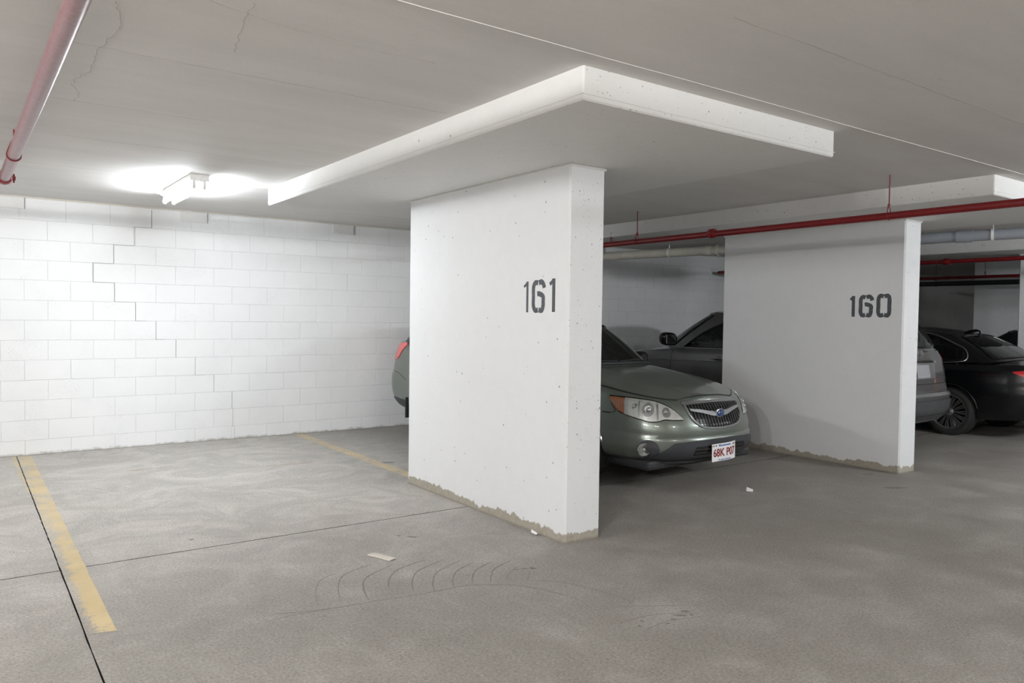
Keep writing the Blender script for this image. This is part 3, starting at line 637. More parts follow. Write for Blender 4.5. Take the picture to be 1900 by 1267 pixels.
SED_ARGS = ([(0,0,.22,.72,1,0),(.3,.02,.22,.72,1,0),(.55,.09,.22,.74,1,0),(.72,.22,.22,.77,.8,0),(.82,.42,.22,.80,.4,0),(.87,.7,.22,.84,.1,0),(.895,1.2,.22,.90,0,0),(.90,1.8,.21,.93,0,0),(.90,2.8,.21,.95,0,0),(.895,3.5,.22,.97,0,0),(.88,4.0,.26,.985,0,.05),(.85,4.3,.28,1.0,0,.3),(.78,4.50,.29,1.0,0,.7),(.62,4.62,.29,1.0,0,1),(.35,4.67,.29,1.0,0,1),(0,4.68,.29,1.0,0,1)],
 [(0,.12),(.1,.02),(.3,.0),(.6,.02),(.85,.06),(1,.16)],
 [(0,.08),(.1,.03),(.25,.02),(.45,.006),(.7,.0),(.85,.012),(.95,.035),(1,.07)],
 [(0,.10),(.1,.03),(.25,.0),(.5,.0),(.6,.03),(.75,.03),(.9,.03),(1,.07)],
 [(0,.0),(.2,.02),(.6,.05),(1.3,.08),(1.8,.02),(3.6,.02),(4.0,.06),(4.5,.05),(4.68,.0)], 4.68)
SEDH_ARGS = ([(0,1.15,.965,0,1.95,1.44),(.38,1.20,.96,.28,1.97,1.438),(.60,1.33,.945,.44,2.02,1.428),(.70,1.52,.93,.53,2.12,1.415),(.76,1.78,.92,.57,2.28,1.415),(.785,2.15,.93,.585,2.5,1.42),(.79,2.7,.945,.59,2.8,1.42),(.78,3.2,.97,.58,3.05,1.405),(.75,3.66,1.00,.55,3.22,1.385),(.68,3.98,1.02,.50,3.33,1.38),(.40,4.08,1.045,.30,3.38,1.385),(0,4.12,1.055,0,3.40,1.39)],.02,[(1.95,.0),(2.2,.035),(2.7,.05),(3.2,.03),(3.3,.0)])


# ------------------------------------------------------------------ cars
def resamp(P, n, smooth=False):
    P = [Vector((*q, 0)) for q in P]
    if smooth and len(P) > 2: P = smooth_path(P, 6)
    d = [0]
    for i in range(1, len(P)): d.append(d[-1] + (P[i] - P[i - 1]).length)
    out = []
    for k in range(n + 1):
        t = d[-1] * k / n; out.append((float(np.interp(t, d, [q.x for q in P])), float(np.interp(t, d, [q.y for q in P]))))
    return out
def patch(name, fn, bottom, top, mat, parent, off=.004, thick=.008, n=24, m=6, smooth=True, curve=False, **kw):
    b, t = resamp(bottom, n, curve), resamp(top, n, curve); vs = []; k = (m + 1)
    for lay in (off, off - thick):
        for i in range(n + 1):
            for j in range(m + 1):
                v = j / m; vs.append(fn(b[i][0] * (1 - v) + t[i][0] * v, b[i][1] * (1 - v) + t[i][1] * v, lay))
    K = (n + 1) * k; fs = []
    for i in range(n):
        for j in range(m):
            q = (i * k + j, (i + 1) * k + j, (i + 1) * k + j + 1, i * k + j + 1); fs.append(q)
    for i in range(n): fs.append((i * k, K + i * k, K + (i + 1) * k, (i + 1) * k)); fs.append((i * k + m, (i + 1) * k + m, K + (i + 1) * k + m, K + i * k + m))
    for j in range(m): fs.append((j, j + 1, K + j + 1, K + j)); fs.append((n * k + j, K + n * k + j, K + n * k + j + 1, n * k + j + 1))
    o = mesh_obj(name, vs, fs, mat, parent, **kw)
    bm = bmesh.new(); bm.from_mesh(o.data); bmesh.ops.recalc_face_normals(bm, faces=bm.faces); bm.to_mesh(o.data); bm.free()
    o.data.polygons.foreach_set('use_smooth', [True] * len(o.data.polygons)); o.data.set_sharp_from_angle(angle=math.radians(35))
    return o
def circ(c, r, rz=None, n=20, a0=0):
    rz = rz or r
    bot = [(c[0] - r * math.cos(math.pi * k / n), c[1] - rz * math.sin(math.pi * k / n)) for k in range(n + 1)]
    top = [(c[0] - r * math.cos(math.pi * k / n), c[1] + rz * math.sin(math.pi * k / n)) for k in range(n + 1)]
    return bot, top
def line_on(name, fn, pts, r, mat, parent, off=.002, curve=True, n=40, **kw):
    P = resamp(pts, n, curve); return G().tube([fn(a, b, off) for a, b in P], r, 6).obj(name, mat, parent, smooth=True, **kw)
def clean(o, ang=35):
    bm = bmesh.new(); bm.from_mesh(o.data); bmesh.ops.remove_doubles(bm, verts=bm.verts, dist=.0003); bmesh.ops.recalc_face_normals(bm, faces=bm.faces); bm.to_mesh(o.data); bm.free()
    o.data.polygons.foreach_set('use_smooth', [True] * len(o.data.polygons)); o.data.set_sharp_from_angle(angle=math.radians(ang))
def tub_mesh(T, mat, parent, arches, ra, zc, n=110, m=26, K=14, hw=.9):
    ps = [T.S * k / (n - 1) for k in range(n)]; ring = [(p, 1) for p in ps] + [(p, -1) for p in ps[-2:0:-1]]
    vs = []; R = len(ring)
    grid = {}
    for i, p in enumerate(ps):
        for j in range(m + 1): grid[i, j] = T.B(p, v=j / m)
    for j in range(m + 1):
        for p, s in ring:
            i = int(round(p / T.S * (n - 1))); q = grid[i, j]; vs.append((q[0] * s, q[1], q[2]))
    fs = [(j * R + k, j * R + (k + 1) % R, (j + 1) * R + (k + 1) % R, (j + 1) * R + k) for j in range(m) for k in range(R)]
    fs.append(tuple(range(R - 1, -1, -1)))
    base = m * R; rows = {}
    for i in range(1, n - 1):
        row = [base + R - i]
        for k in range(1, K):
            vs.append(tuple(T.deck(ps[i], -1 + 2 * k / K))); row.append(len(vs) - 1)
        row.append(base + i); rows[i] = row
    for i in range(1, n - 2):
        for k in range(K): fs.append((rows[i][k], rows[i][k + 1], rows[i + 1][k + 1], rows[i + 1][k]))
    for k in range(K): fs.append((base, rows[1][k + 1], rows[1][k])); fs.append((base + n - 1, rows[n - 2][k], rows[n - 2][k + 1]))
    o = mesh_obj('body', vs, fs, mat, parent); o.data.materials.append(M_plastic); clean(o)
    c = G()
    for y in arches:
        for s in (-1, 1): c.tube([(s * (hw - .30), y, zc), (s * (hw + .3), y, zc)], ra, 56)
    co = c.obj('cutter', M_plastic); clean(co)
    co.parent = parent
    md = o.modifiers.new('b', 'BOOLEAN'); md.operation = 'DIFFERENCE'; md.solver = 'EXACT'; md.object = co
    bpy.context.view_layer.update(); dg = bpy.context.evaluated_depsgraph_get(); me = bpy.data.meshes.new_from_object(o.evaluated_get(dg))
    o.modifiers.clear(); o.data = me; bpy.data.objects.remove(co)
    if len(me.materials) < 2: me.materials.append(M_plastic)
    for f in me.polygons:
        c_ = f.center; f.material_index = 0
        if abs(c_.x) < hw + .05 and abs(c_.x) > hw - .31:
            for y in arches:
                if math.hypot(c_.y - y, c_.z - zc) < ra + .001 and (abs(f.normal.x) > .98 and abs(c_.x) < hw - .28 or abs(math.hypot(c_.y - y, c_.z - zc) - ra) < .004): f.material_index = 1
        if f.normal.z < -.95 and c_.z < .4: f.material_index = 1
    me.polygons.foreach_set('use_smooth', [True] * len(me.polygons)); me.set_sharp_from_angle(angle=math.radians(32))
    return o
def pip(x, y, poly):
    c = False; j = len(poly) - 1
    for i in range(len(poly)):
        if (poly[i][1] > y) != (poly[j][1] > y) and x < (poly[j][0] - poly[i][0]) * (y - poly[i][1]) / (poly[j][1] - poly[i][1] + 1e-12) + poly[i][0]: c = not c
        j = i
    return c
def house_mesh(Hs, mat, parent, panes, n=150, m=22, K=12):
    """cabin shell with real window openings; a pane = (bottom, top, material) in (arc, height) and is mirrored unless it crosses the centre"""
    polys = [[tuple(q) for q in b] + [tuple(q) for q in t][::-1] for b, t, _, _ in panes]
    ps = [Hs.S * k / n for k in range(n + 1)]; vs = []; fs = []; id_ = {}
    for s in (1, -1):
        for i, p in enumerate(ps):
            for j in range(m + 1): q = Hs.B(p, j / m); id_[s, i, j] = len(vs); vs.append((q[0] * s, q[1], q[2]))
        for i in range(n):
            for j in range(m):
                pc, vc = (ps[i] + ps[i + 1]) / 2, (j + .5) / m
                if any(pip(pc, vc, P) for P in polys): continue
                q = (id_[s, i, j], id_[s, i + 1, j], id_[s, i + 1, j + 1], id_[s, i, j + 1]); fs.append(q if s > 0 else q[::-1])
    rr = []
    for i, p in enumerate(ps):
        row = []
        for k in range(K + 1): q = Hs.roof(p, -1 + 2 * k / K); row.append(len(vs)); vs.append(tuple(q))
        rr.append(row)
    for i in range(n):
        for k in range(K): fs.append((rr[i][k], rr[i][k + 1], rr[i + 1][k + 1], rr[i + 1][k]))
    o = mesh_obj('cabin_shell', vs, fs, mat, parent); clean(o, 40)
    for b, t, gm, nm in panes:
        cross = b[0][0] <= 0.001 and len(b) and nm in ('windscreen', 'rear_window')
        sides = (1, -1)
        if nm in ('windscreen',):
            bb = [(-x, v) for x, v in b[::-1]] + list(b[1:]); tt = [(-x, v) for x, v in t[::-1]] + list(t[1:])
            g_ = patch(nm, Hs.B, bb, tt, gm, parent, .003, .004, 40, 8); frit(g_, Hs.B, bb, tt, .02)
        elif nm == 'rear_window':
            # arcs run up to the rear centre
            fn = lambda a, v, o_: Hs.B(a if a <= Hs.S else -(2 * Hs.S - a), v, o_)
            bb = list(b) + [(2 * Hs.S - x, v) for x, v in b[::-1][1:]]; tt = list(t) + [(2 * Hs.S - x, v) for x, v in t[::-1][1:]]
            g_ = patch(nm, fn, bb, tt, gm, parent, .003, .004, 40, 8); frit(g_, fn, bb, tt, .02)
        else:
            for s in sides:
                fn = (lambda a, v, o_, s=s: Hs.B(a, v, o_) * np.array([s, 1, 1]))
                g_ = patch(nm, fn, b, t, gm, parent, .003, .004, 24, 6); frit(g_, fn, b, t, .016)
    return o
def frit(parent, fn, b, t, r, mat=None):
    P = list(b) + list(t)[::-1] + [b[0]]; d = []
    for i in range(len(P) - 1):
        for k in range(8): u = k / 8; d.append(fn(P[i][0] * (1 - u) + P[i + 1][0] * u, P[i][1] * (1 - u) + P[i + 1][1] * u, -.004))
    G().tube(d, r, 6, closed=True).obj('window_seal', mat or M_gloss_black, parent, smooth=True)
def wheel(parent, x, y, r, spokes, rimr=None, w=.21, split=False, mat=None, hub=.03):
    s = 1 if x > 0 else -1; rimr = rimr or r * .66; prof = [(rimr, -w * .45), (rimr + .02, -w * .5), (r - .035, -w * .5), (r - .008, -w * .42), (r, -w * .3), (r, w * .3), (r - .008, w * .42), (r - .035, w * .5), (rimr + .02, w * .5), (rimr, w * .45)]
    ty = G().lathe(prof, (x - s * w / 2, y, r), (s, 0, 0), 64)
    for k in range(72):   # tread blocks
        an = 2 * math.pi * k / 72; c, q = math.cos(an), math.sin(an)
        for h0, h1 in ((-.44, -.26), (-.20, -.02), (.02, .20), (.26, .44)):
            a0, a1 = an, an + .062; vs = []
            for hh in (h0, h1):
                for aa in (a0, a1):
                    for rad in (r - .012, r + .0035 - (.006 if abs(hh) > .4 else 0)): vs.append((x - s * w / 2 + s * hh * w, y + rad * math.cos(aa), r + rad * math.sin(aa)))
            ty.add(vs, [(1, 3, 7, 5), (0, 1, 5, 4), (2, 6, 7, 3), (4, 5, 7, 6), (0, 2, 3, 1)])
    t = ty.obj('wheel', M_tyre, parent, smooth=40)
    g = G().lathe([(rimr - .05, -w * .3), (rimr - .012, -w * .1), (rimr - .008, w * .36), (rimr + .006, w * .46), (rimr + .004, w * .49), (rimr - .01, w * .47), (rimr - .02, w * .36)], (x - s * w / 2, y, r), (s, 0, 0), 64)
    o = Vector((x - s * w / 2 + s * w * .36, y, r))
    for k in range(spokes):
        for dd in ((-.045, .045) if split else (0,)):
            an = 2 * math.pi * k / spokes + dd * 1.6; d = Vector((0, math.cos(an), math.sin(an))); n_ = Vector((0, -math.sin(an), math.cos(an)))
            hw_ = .006 if split else .5 * math.pi * rimr * .35 / spokes
            vs = []
            for rad, ww, ax in ((.035, hw_ * .8, -.01), (rimr * .55, hw_ * 1.0, .012), (rimr - .01, hw_ * 1.35, .006)):
                for e_ in (-1, 1):
                    vs.append(o + d * rad + n_ * ww * e_ + Vector((s * ax, 0, 0))); vs.append(o + d * rad + n_ * ww * e_ * 1.15 + Vector((s * (ax - .022), 0, 0)))
            fs = []
            for q in range(2):
                b = q * 4; fs += [(b, b + 4, b + 6, b + 2), (b, b + 1, b + 5, b + 4), (b + 2, b + 6, b + 7, b + 3)]
            g.add(vs, fs)
    g.lathe([(0, .018), (hub * .9, .016), (hub, .01), (hub * 1.8, .002), (hub * 2, -.02), (0, -.02)], o, (s, 0, 0), 28)
    g.obj('rim', mat or M_rim, t, smooth=30)
    G().lathe([(0, -.02), (rimr - .015, -.02), (rimr - .015, -.03), (0, -.03)], o, (s, 0, 0), 32).obj('brake_disc', M_gloss_black, t)
    for k in range(5):
        an = 2 * math.pi * k / 5; 
    return t
def seats(parent, z, ys, xs_=(-.37, .37), wz=.50):
    for y in ys:
        for x in xs_:
            t = G().bevbox(x - .22, x + .22, y, y + .14, z - .05, z + wz * .62, .05, 3).obj('seat', M_seat, parent, smooth=50)
            G().bevbox(x - .12, x + .12, y + .03, y + .12, z + wz * .66, z + wz, .035, 3).obj('headrest', M_seat, t, smooth=50)
def dash(parent, y, z, hw, wheelx):
    G().bevbox(-hw, hw, y, y + .32, z - .06, z + .035, .03, 2).obj('dashboard', M_interior, parent, smooth=50)
    c = Vector((wheelx, y + .42, z + .05)); g = G(); ax = Vector((0, .92, .38)).normalized(); u = Vector((1, 0, 0)); v = ax.cross(u)
    g.tube([c + (u * math.cos(a) + v * math.sin(a)) * .18 for a in np.linspace(0, 2 * math.pi, 33)[:-1]], .014, 8, closed=True); g.bevbox(c.x - .06, c.x + .06, c.y - .03, c.y + .03, c.z - .05, c.z + .05, .015, 1)
    for a in (0, math.pi, -math.pi / 2): g.tube([c, c + (u * math.cos(a) + v * math.sin(a)) * .18], .012, 6)
    g.obj('steering_wheel', M_interior, parent, smooth=40)
def mirror(parent, s, x, y, z, mat, sc=1):
    bm = bmesh.new(); bmesh.ops.create_icosphere(bm, subdivisions=4, radius=1)
    for v in bm.verts:
        q = v.co; e_ = lambda a, p: math.copysign(abs(a) ** p, a)
        v.co = Vector((e_(q.x, .7) * .12 * sc, (q.y if q.y < 0 else min(q.y, .45)) * .10 * sc, e_(q.z, .75) * .085 * sc + .015 * q.x * s))
    vs = [v.co + Vector((s * (x + .10 * sc), y, z)) for v in bm.verts]; fs = [tuple(v.index for v in f.verts) for f in bm.faces]; bm.free()
    o = mesh_obj('mirror', vs, fs, mat, parent, smooth=50)
    G().bevbox(s * (x + .10 * sc) - .085 * sc, s * (x + .10 * sc) + .085 * sc, y + .044 * sc, y + .050 * sc, z - .055 * sc, z + .055 * sc, .002, 1).obj('mirror_glass', M_chrome, o)
    G().tube([(s * (x - .05), y + .01, z - .05 * sc), (s * (x + .05), y + .01, z - .055 * sc)], .022, 8).obj('mirror_stalk', M_gloss_black, o, smooth=True)
def text_mesh(s, size, depth, mat, parent, loc, name='lettering', bold=0, sx=1, tilt=0, align='CENTER'):
    cu = bpy.data.curves.new('t', 'FONT'); cu.body = s; cu.size = size; cu.extrude = depth; cu.align_x = align; cu.align_y = 'CENTER'; cu.offset = bold
    to = bpy.data.objects.new('t', cu); COL.objects.link(to); bpy.context.view_layer.update()
    me = bpy.data.meshes.new_from_object(to.evaluated_get(bpy.context.evaluated_depsgraph_get())); bpy.data.objects.remove(to)
    me.materials.clear(); me.materials.append(mat); o = bpy.data.objects.new(name, me); COL.objects.link(o); o.parent = parent; o.location = loc; o.rotation_euler = (math.pi / 2, tilt, 0); o.scale = (sx, 1, 1)
    return o
def mirrored(fn): return lambda a, b, o=0: fn(a, b, o) * np.array([-1, 1, 1])

# ---------------- sage green wagon, nose towards the aisle
T = Tub(*WAG_ARGS); HS = House(*WAGH_ARGS)
car = empty('station_wagon', (5.63, 4.53, 0), math.radians(2.0), label='sage green station wagon parked nose out between the two stencilled pillars', category='car')
tub_mesh(T, M_sage, car, (1.06, 3.80), .365, .335, hw=.885)
fnT = lambda a, b, o=0: T.B(a, b, o)
fnL = lambda a, b, o=0: T.B(-a, b, o)
# hood panel
prow = [T.S * 0 + q for q in np.linspace(.46, T.py(1.52), 30)]
vs = []
for p in prow:
    lim = .955 if p > 1.0 else .955
    for k in range(25):
        t = -lim + 2 * lim * k / 24; q = T.deck(p, t); cr = .012 * math.exp(-((abs(t) - .50) / .10) ** 2) * min(1, max(0, (p - .45) / .4)); vs.append((q[0], q[1], q[2] + .006 + cr))
fs = [(i * 25 + k, i * 25 + k + 1, (i + 1) * 25 + k + 1, (i + 1) * 25 + k) for i in range(29) for k in range(24)]
hood = mesh_obj('hood', vs, fs, M_sage, car, smooth=50)
for s in (-1, 1):
    G().tube([Vector(T.deck(p, s * .966)) + Vector((0, 0, .001)) for p in prow], .0045, 6).obj('hood_gap', M_seam, hood)
G().tube([Vector(T.deck(T.py(1.53), t)) + Vector((0, 0, .002)) for t in np.linspace(-.94, .94, 20)], .008, 6).obj('hood_gap', M_seam, hood)
# cowl and windscreen
W_ = 1.02   # arc of the A-pillar
PAN = [
 ([(0, .05), (.35, .05), (.62, .05), (.80, .06)], [(0, .93), (.35, .93), (.66, .92), (.86, .90)], M_glass, 'windscreen'),
 ([(1.14, .06), (1.45, .05), (1.9, .05), (2.28, .05)], [(1.30, .50), (1.62, .88), (1.95, .90), (2.28, .90)], M_glass, 'side_window'),
 ([(2.36, .05), (2.8, .05), (3.2, .05), (3.38, .06)], [(2.36, .90), (2.8, .90), (3.2, .90), (3.34, .88)], M_glass, 'side_window'),
 ([(3.46, .06), (3.9, .06), (4.2, .08)], [(3.42, .88), (3.85, .86), (4.06, .82)], M_privacy, 'side_window'),
 ([(HS.S - .70, .10), (HS.S - .4, .08), (HS.S, .08)], [(HS.S - .66, .85), (HS.S - .4, .88), (HS.S, .90)], M_privacy, 'rear_window')]
house_mesh(HS, M_sage, car, PAN)
seats(car, 1.0, (2.55, 3.4), wz=.40); dash(car, 1.55, 1.03, .6, -.36)
G().tube([HS.B(a, .04, .012) for a in np.linspace(-.80, .80, 30)], .018, 6).obj('cowl_trim', M_plastic, car, smooth=True)
for a0, a1 in ((-.70, -.05), (-.02, .55)):
    G().tube([HS.B(a0, .06, .022), HS.B((a0 + a1) / 2, .085, .024), HS.B(a1, .075, .018)], .007, 6).obj('wiper', M_plastic, car, smooth=True)
for s in (-1, 1):
    mirror(car, s, .86, 1.95, 1.07, M_gloss_black)  # black housings put the shade into the colour instead of body paint
    # roof rails
    G().tube([Vector(HS.B(a, 1.0, -.01)) * 1.0 + Vector((0, 0, .055 if 2 < k < 13 else .01)) if s > 0 else Vector(HS.B(-a, 1.0, -.01)) + Vector((0, 0, .055 if 2 < k < 13 else .01)) for k, a in enumerate(np.linspace(1.9, 4.1, 16))], .014, 8).obj('roof_rail', M_plastic, car, smooth=True)
    F_ = fnT if s > 0 else fnL
    # headlight cluster: bezel, bowl, amber side, projector, clear lens
    bot = [(.455, .650), (.55, .650), (.64, .655), (.70, .640), (.78, .634), (.86, .652), (.93, .668), (1.02, .690), (1.10, .725), (1.20, .825)]
    top = [(.470, .668), (.52, .715), (.60, .762), (.70, .793), (.78, .808), (.88, .818), (.96, .825), (1.04, .830), (1.12, .834), (1.205, .836)]
    hb = patch('headlight', F_, [(a, b - .009) for a, b in bot], [(a, b + .008) for a, b in top], M_gloss_black, car, .0035, .01, 40, 8, curve=True)
    patch('reflector_bowl', F_, bot[:8], top[:8], M_lampbowl, hb, .006, .006, 36, 8, curve=True)
    patch('turn_signal', F_, bot[7:], [(a, b - .004) for a, b in top[7:]], M_amber, hb, .0065, .006, 12, 6)
    for (a, b, ra_) in ((.80, .733, .058), (.62, .712, .043)):
        cb, ct = circ((a, b), ra_); patch('lamp_mask', F_, cb, ct, M_satin, hb, .0075, .004, 20, 5)
    patch('lamp_mask', F_, [(.70, .650), (.715, .645)], [(.70, .780), (.722, .790)], M_satin, hb, .0105, .004, 3, 8)
    patch('lamp_mask', F_, [(.875, .668), (.89, .672)], [(.885, .805), (.90, .808)], M_satin, hb, .0105, .004, 3, 8)
    for (a, b, r_, mm) in ((.80, .733, .046, M_chrome), (.80, .733, .036, M_lampbowl), (.62, .712, .034, M_chrome), (.93, .755, .030, M_chrome)):
        q = Vector(F_(a, b, .0)); q2 = Vector(F_(a, b, .03)); d = (q2 - q).normalized(); d = (d + Vector((0, -1.0, 0))).normalized()
        G().lathe([(r_, .002), (r_, .008), (r_ * .86, .012), (r_ * .80, .004 if mm is M_chrome else .006), (0, .016 if r_ < .04 else .002)], q, d, 28).obj('projector', mm, hb, smooth=50)
    q = Vector(F_(.80, .733, .004)); G().lathe([(.026, 0), (.024, .010), (.016, .018), (0, .021)], q, (Vector(F_(.8, .733, .03)) - q).normalized(), 24).obj('projector_lens', M_chrome, hb, smooth=True)
    for k in range(7):
        a = .985 + k * .028; line_on('bowl_flute', F_, [(a, .70 + k * .012), (a + .03, .81)], .0018, M_lampbowl, hb, .010, False, 4)
    patch('lens', F_, bot, top, M_clear, hb, .014, .003, 40, 8, curve=True)
    # fog lamp in its round recess
    cb, ct = circ((.785, .385), .098, .088); patch('fog_recess', F_, cb, ct, M_cladding, car, .003, .01, 24, 6)
    q = Vector(F_(.83, .385, .004)); d = (Vector(F_(.79, .385, .1)) - Vector(F_(.79, .385, 0))).normalized(); d = (d * .6 + Vector((0, -1, 0)) * .6).normalized()
    fg = G().lathe([(.060, -.02), (.062, .018), (.055, .024), (.052, .018)], q, d, 32).obj('fog_lamp', M_chrome, car, smooth=40)
    fl = G().lathe([(.053, .016), (.045, .006), (.02, -.006), (0, -.010)], q, d, 32).obj('fog_reflector', M_lampbowl, fg, smooth=True)
    g = G()
    for k in range(12):
        an = k * math.pi / 6; u = d.orthogonal().normalized(); v = d.cross(u); e_ = u * math.cos(an) + v * math.sin(an); g.tube([q + d * .012 + e_ * .018, q + d * .014 + e_ * .048], .0025, 5)
    g.lathe([(.018, .01), (.016, .018), (0, .02)], q, d, 16); g.obj('fog_lamp_ribs', M_chrome, fg, smooth=True)
    G().lathe([(.052, .022), (.03, .026), (0, .027)], q, d, 32).obj('fog_lens', M_clear, fg, smooth=True)
    # body creases, wheel arch lips, door gaps
    line_on('bumper_gap', F_, [(1.20, .822), (1.16, .76), (1.12, .700), (1.26, .69), (T.py(.60), .685)], .003, M_seam, car, .0, True)
    line_on('bumper_crease', F_, [(.455, .655), (.41, .60), (.37, .545), (.355, .505)], .0035, M_sage, car, .0005, True, label=None) if False else None
    for yy, (r0, r1) in ((1.06, (12, 168)), (3.80, (12, 168))):
        P = []
        for k in range(30):
            an = math.radians(r0 + (r1 - r0) * k / 29); y_ = yy - .378 * math.cos(an); z_ = .335 + .378 * math.sin(an)
            P.append(F_(T.py(y_), max(z_, .30), .003))
        G().tube(P, .011, 8).obj('arch_lip', M_sage, car, smooth=True)
    for yy in (1.80, 2.80):
        line_on('door_gap', F_, [(T.py(yy), .30), (T.py(yy) + .0, .65), (T.py(yy), .96)], .003, M_seam, car, .0, False)
    patch('sill_cladding', F_, [(T.py(1.36), .27), (T.py(3.25), .27)], [(T.py(1.36), .36), (T.py(3.25), .36)], M_cladding, car, .012, .02, 20, 3)
    for yy in (2.6, 3.45): G().tube([F_(T.py(yy - .1), .90, .03), F_(T.py(yy), .905, .045), F_(T.py(yy + .1), .90, .03)], .012, 8).obj('door_handle', M_sage, car, smooth=True)
    # rear lamp on the corner, lower rear cladding, mud flap
    y2 = T.py(4.46)
    patch('tail_lamp', F_, [(y2 - .10, 1.12), (y2 + .04, .98), (y2 + .17, .95), (y2 + .32, .955), (y2 + .50, .97)], [(y2 - .13, 1.185), (y2 + .02, 1.19), (y2 + .16, 1.185), (y2 + .32, 1.18), (y2 + .50, 1.17)], M_palered, car, .010, .014, 20, 6)
    patch('rear_cladding', F_, [(T.py(4.21), .36), (T.S - .02, .36)], [(T.py(4.21), .45), (T.S - .02, .50)], M_cladding, car, .008, .012, 24, 4)
    line_on('bumper_gap', F_, [(T.py(4.22), .72), (T.py(4.45), .80), (T.py(4.45) + .3, .82), (T.S - .02, .82)], .003, M_seam, car, 0, False)
    G().bevbox(s * .80 - .10, s * .80 + .085, 4.185, 4.20, .24, .50, .006, 1).obj('mud_flap', M_plastic, car)
    wheel(car, s * .872, 1.06, .330, 7); wheel(car, s * .872, 3.80, .330, 7)
# grille
gb = [(-.40, .770), (-.375, .69), (-.33, .63), (-.27, .590), (-.18, .570), (0, .562), (.18, .570), (.27, .590), (.33, .63), (.375, .69), (.40, .770)]
gr = patch('grille', fnT, [(-.375, .70), (-.33, .625), (-.27, .588), (-.15, .569), (0, .564), (.15, .569), (.27, .588), (.33, .625), (.375, .70)], [(-.395, .765), (-.30, .772), (-.2, .775), (-.1, .777), (0, .778), (.1, .777), (.2, .775), (.30, .772), (.395, .765)], M_gloss_black, car, .004, .01, 40, 10)
for k in range(-9, 10):
    a = k * .039; zb = float(np.interp(abs(a), [0, .18, .27, .33, .375], [.566, .573, .592, .63, .70]))
    line_on('grille_slat', fnT, [(a, zb), (a * 1.02, .772)], .0032, M_greyplastic, gr, .010, False, 6)
for zz in (.61, .655, .745): line_on('grille_slat', fnT, [(-.36 if zz > .63 else -.30, zz), (.36 if zz > .63 else .30, zz)], .0025, M_gloss_black, gr, .009, False, 24)
line_on('chrome_surround', fnT, gb, .0105, M_satin, gr, .006, True, 60)
patch('chrome_cap', fnT, [(-.43, .775), (-.2, .778), (0, .780), (.2, .778), (.43, .775)], [(-.41, .799), (-.2, .806), (0, .808), (.2, .806), (.41, .799)], M_satin, gr, .012, .02, 36, 3)
for s in (-1, 1):
    patch('wing_bar', fnT, [(s * .05, .668), (s * .10, .670), (s * .22, .700), (s * .355, .722)], [(s * .05, .708), (s * .12, .712), (s * .24, .732), (s * .375, .742)], M_satin, gr, .022, .014, 16, 3)
q = Vector(fnT(0, .690, .028))
bd = G().lathe([(0, .004), (.058, .004), (.064, .001), (.064, -.012)], (0, 0, 0), (0, -1, 0), 36).obj('emblem', M_chrome, car, smooth=40); bd.location = q; bd.scale = (1, 1, .62)
G().lathe([(0, .0065), (.052, .006), (.053, .003)], (0, 0, 0), (0, -1, 0), 36).obj('emblem_field', M_badge, bd, smooth=40)
g = G()
for (x, z, r_) in ((-.022, .010, .024), (.016, .028, .011), (.036, .010, .011), (.012, .0, .010), (.034, -.020, .011), (.008, -.032, .010)):
    vs = []
    for k in range(8):
        an = k * math.pi / 4; rr_ = r_ if k % 2 == 0 else r_ * .28; vs.append((x + rr_ * math.cos(an), -.0068, z + rr_ * math.sin(an) * 1.3)); 
    vs += [(a, -.0085 if 0 else -.006, c) for a, b_, c in vs]
    g.add(vs, [tuple(range(7, -1, -1))] + [(k, (k + 1) % 8, (k + 1) % 8 + 8, k + 8) for k in range(8)])
g.obj('emblem_stars', M_chrome, bd)
# lower bumper: charcoal cladding with an air intake
patch('lower_cladding', fnT, [(-.80, .272), (-.4, .272), (0, .272), (.4, .272), (.80, .272)], [(-.72, .335), (-.545, .448), (-.3, .462), (0, .468), (.3, .462), (.545, .448), (.72, .335)], M_cladding, car, .013, .02, 44, 6)
patch('air_intake', fnT, [(-.36, .330), (0, .326), (.36, .330)], [(-.34, .410), (0, .415), (.34, .410)], M_gloss_black, car, .016, .01, 24, 4)
for zz in (.352, .385): line_on('intake_slat', fnT, [(-.35, zz), (0, zz - .001), (.35, zz)], .004, M_plastic, car, .018, False, 20)
patch('chin_lip', fnT, [(-.95, .262), (-.5, .252), (0, .25), (.5, .252), (.95, .262)], [(-.95, .285), (-.5, .290), (0, .292), (.5, .290), (.95, .285)], M_plastic, car, .02, .05, 44, 3)
G().bevbox(-.74, .74, .22, .8, .20, .29, .03, 2).obj('undertray', M_plastic, car)
# number plate
pe = G()
n_ = 12; vs = []
for lay in (0, .0022):
    for i in range(n_ + 1):
        for j in range(5):
            x = -.1525 + .305 * i / n_; z = -.079 + .158 * j / 4
            vs.append((x, -.014 * math.sin(x * 14 + .6) + .004 * (z / .08) + lay, z + .004 * math.sin(x * 9)))
K_ = (n_ + 1) * 5
fs = [(i * 5 + j, (i + 1) * 5 + j, (i + 1) * 5 + j + 1, i * 5 + j + 1) for i in range(n_) for j in range(4)] + [(K_ + i * 5 + j, K_ + i * 5 + j + 1, K_ + (i + 1) * 5 + j + 1, K_ + (i + 1) * 5 + j) for i in range(n_) for j in range(4)]
for i in range(n_): fs += [(i * 5, K_ + i * 5, K_ + (i + 1) * 5, (i + 1) * 5), (i * 5 + 4, (i + 1) * 5 + 4, K_ + (i + 1) * 5 + 4, K_ + i * 5 + 4)]
for j in range(4): fs += [(j, j + 1, K_ + j + 1, K_ + j), (n_ * 5 + j, K_ + n_ * 5 + j, K_ + n_ * 5 + j + 1, n_ * 5 + j + 1)]
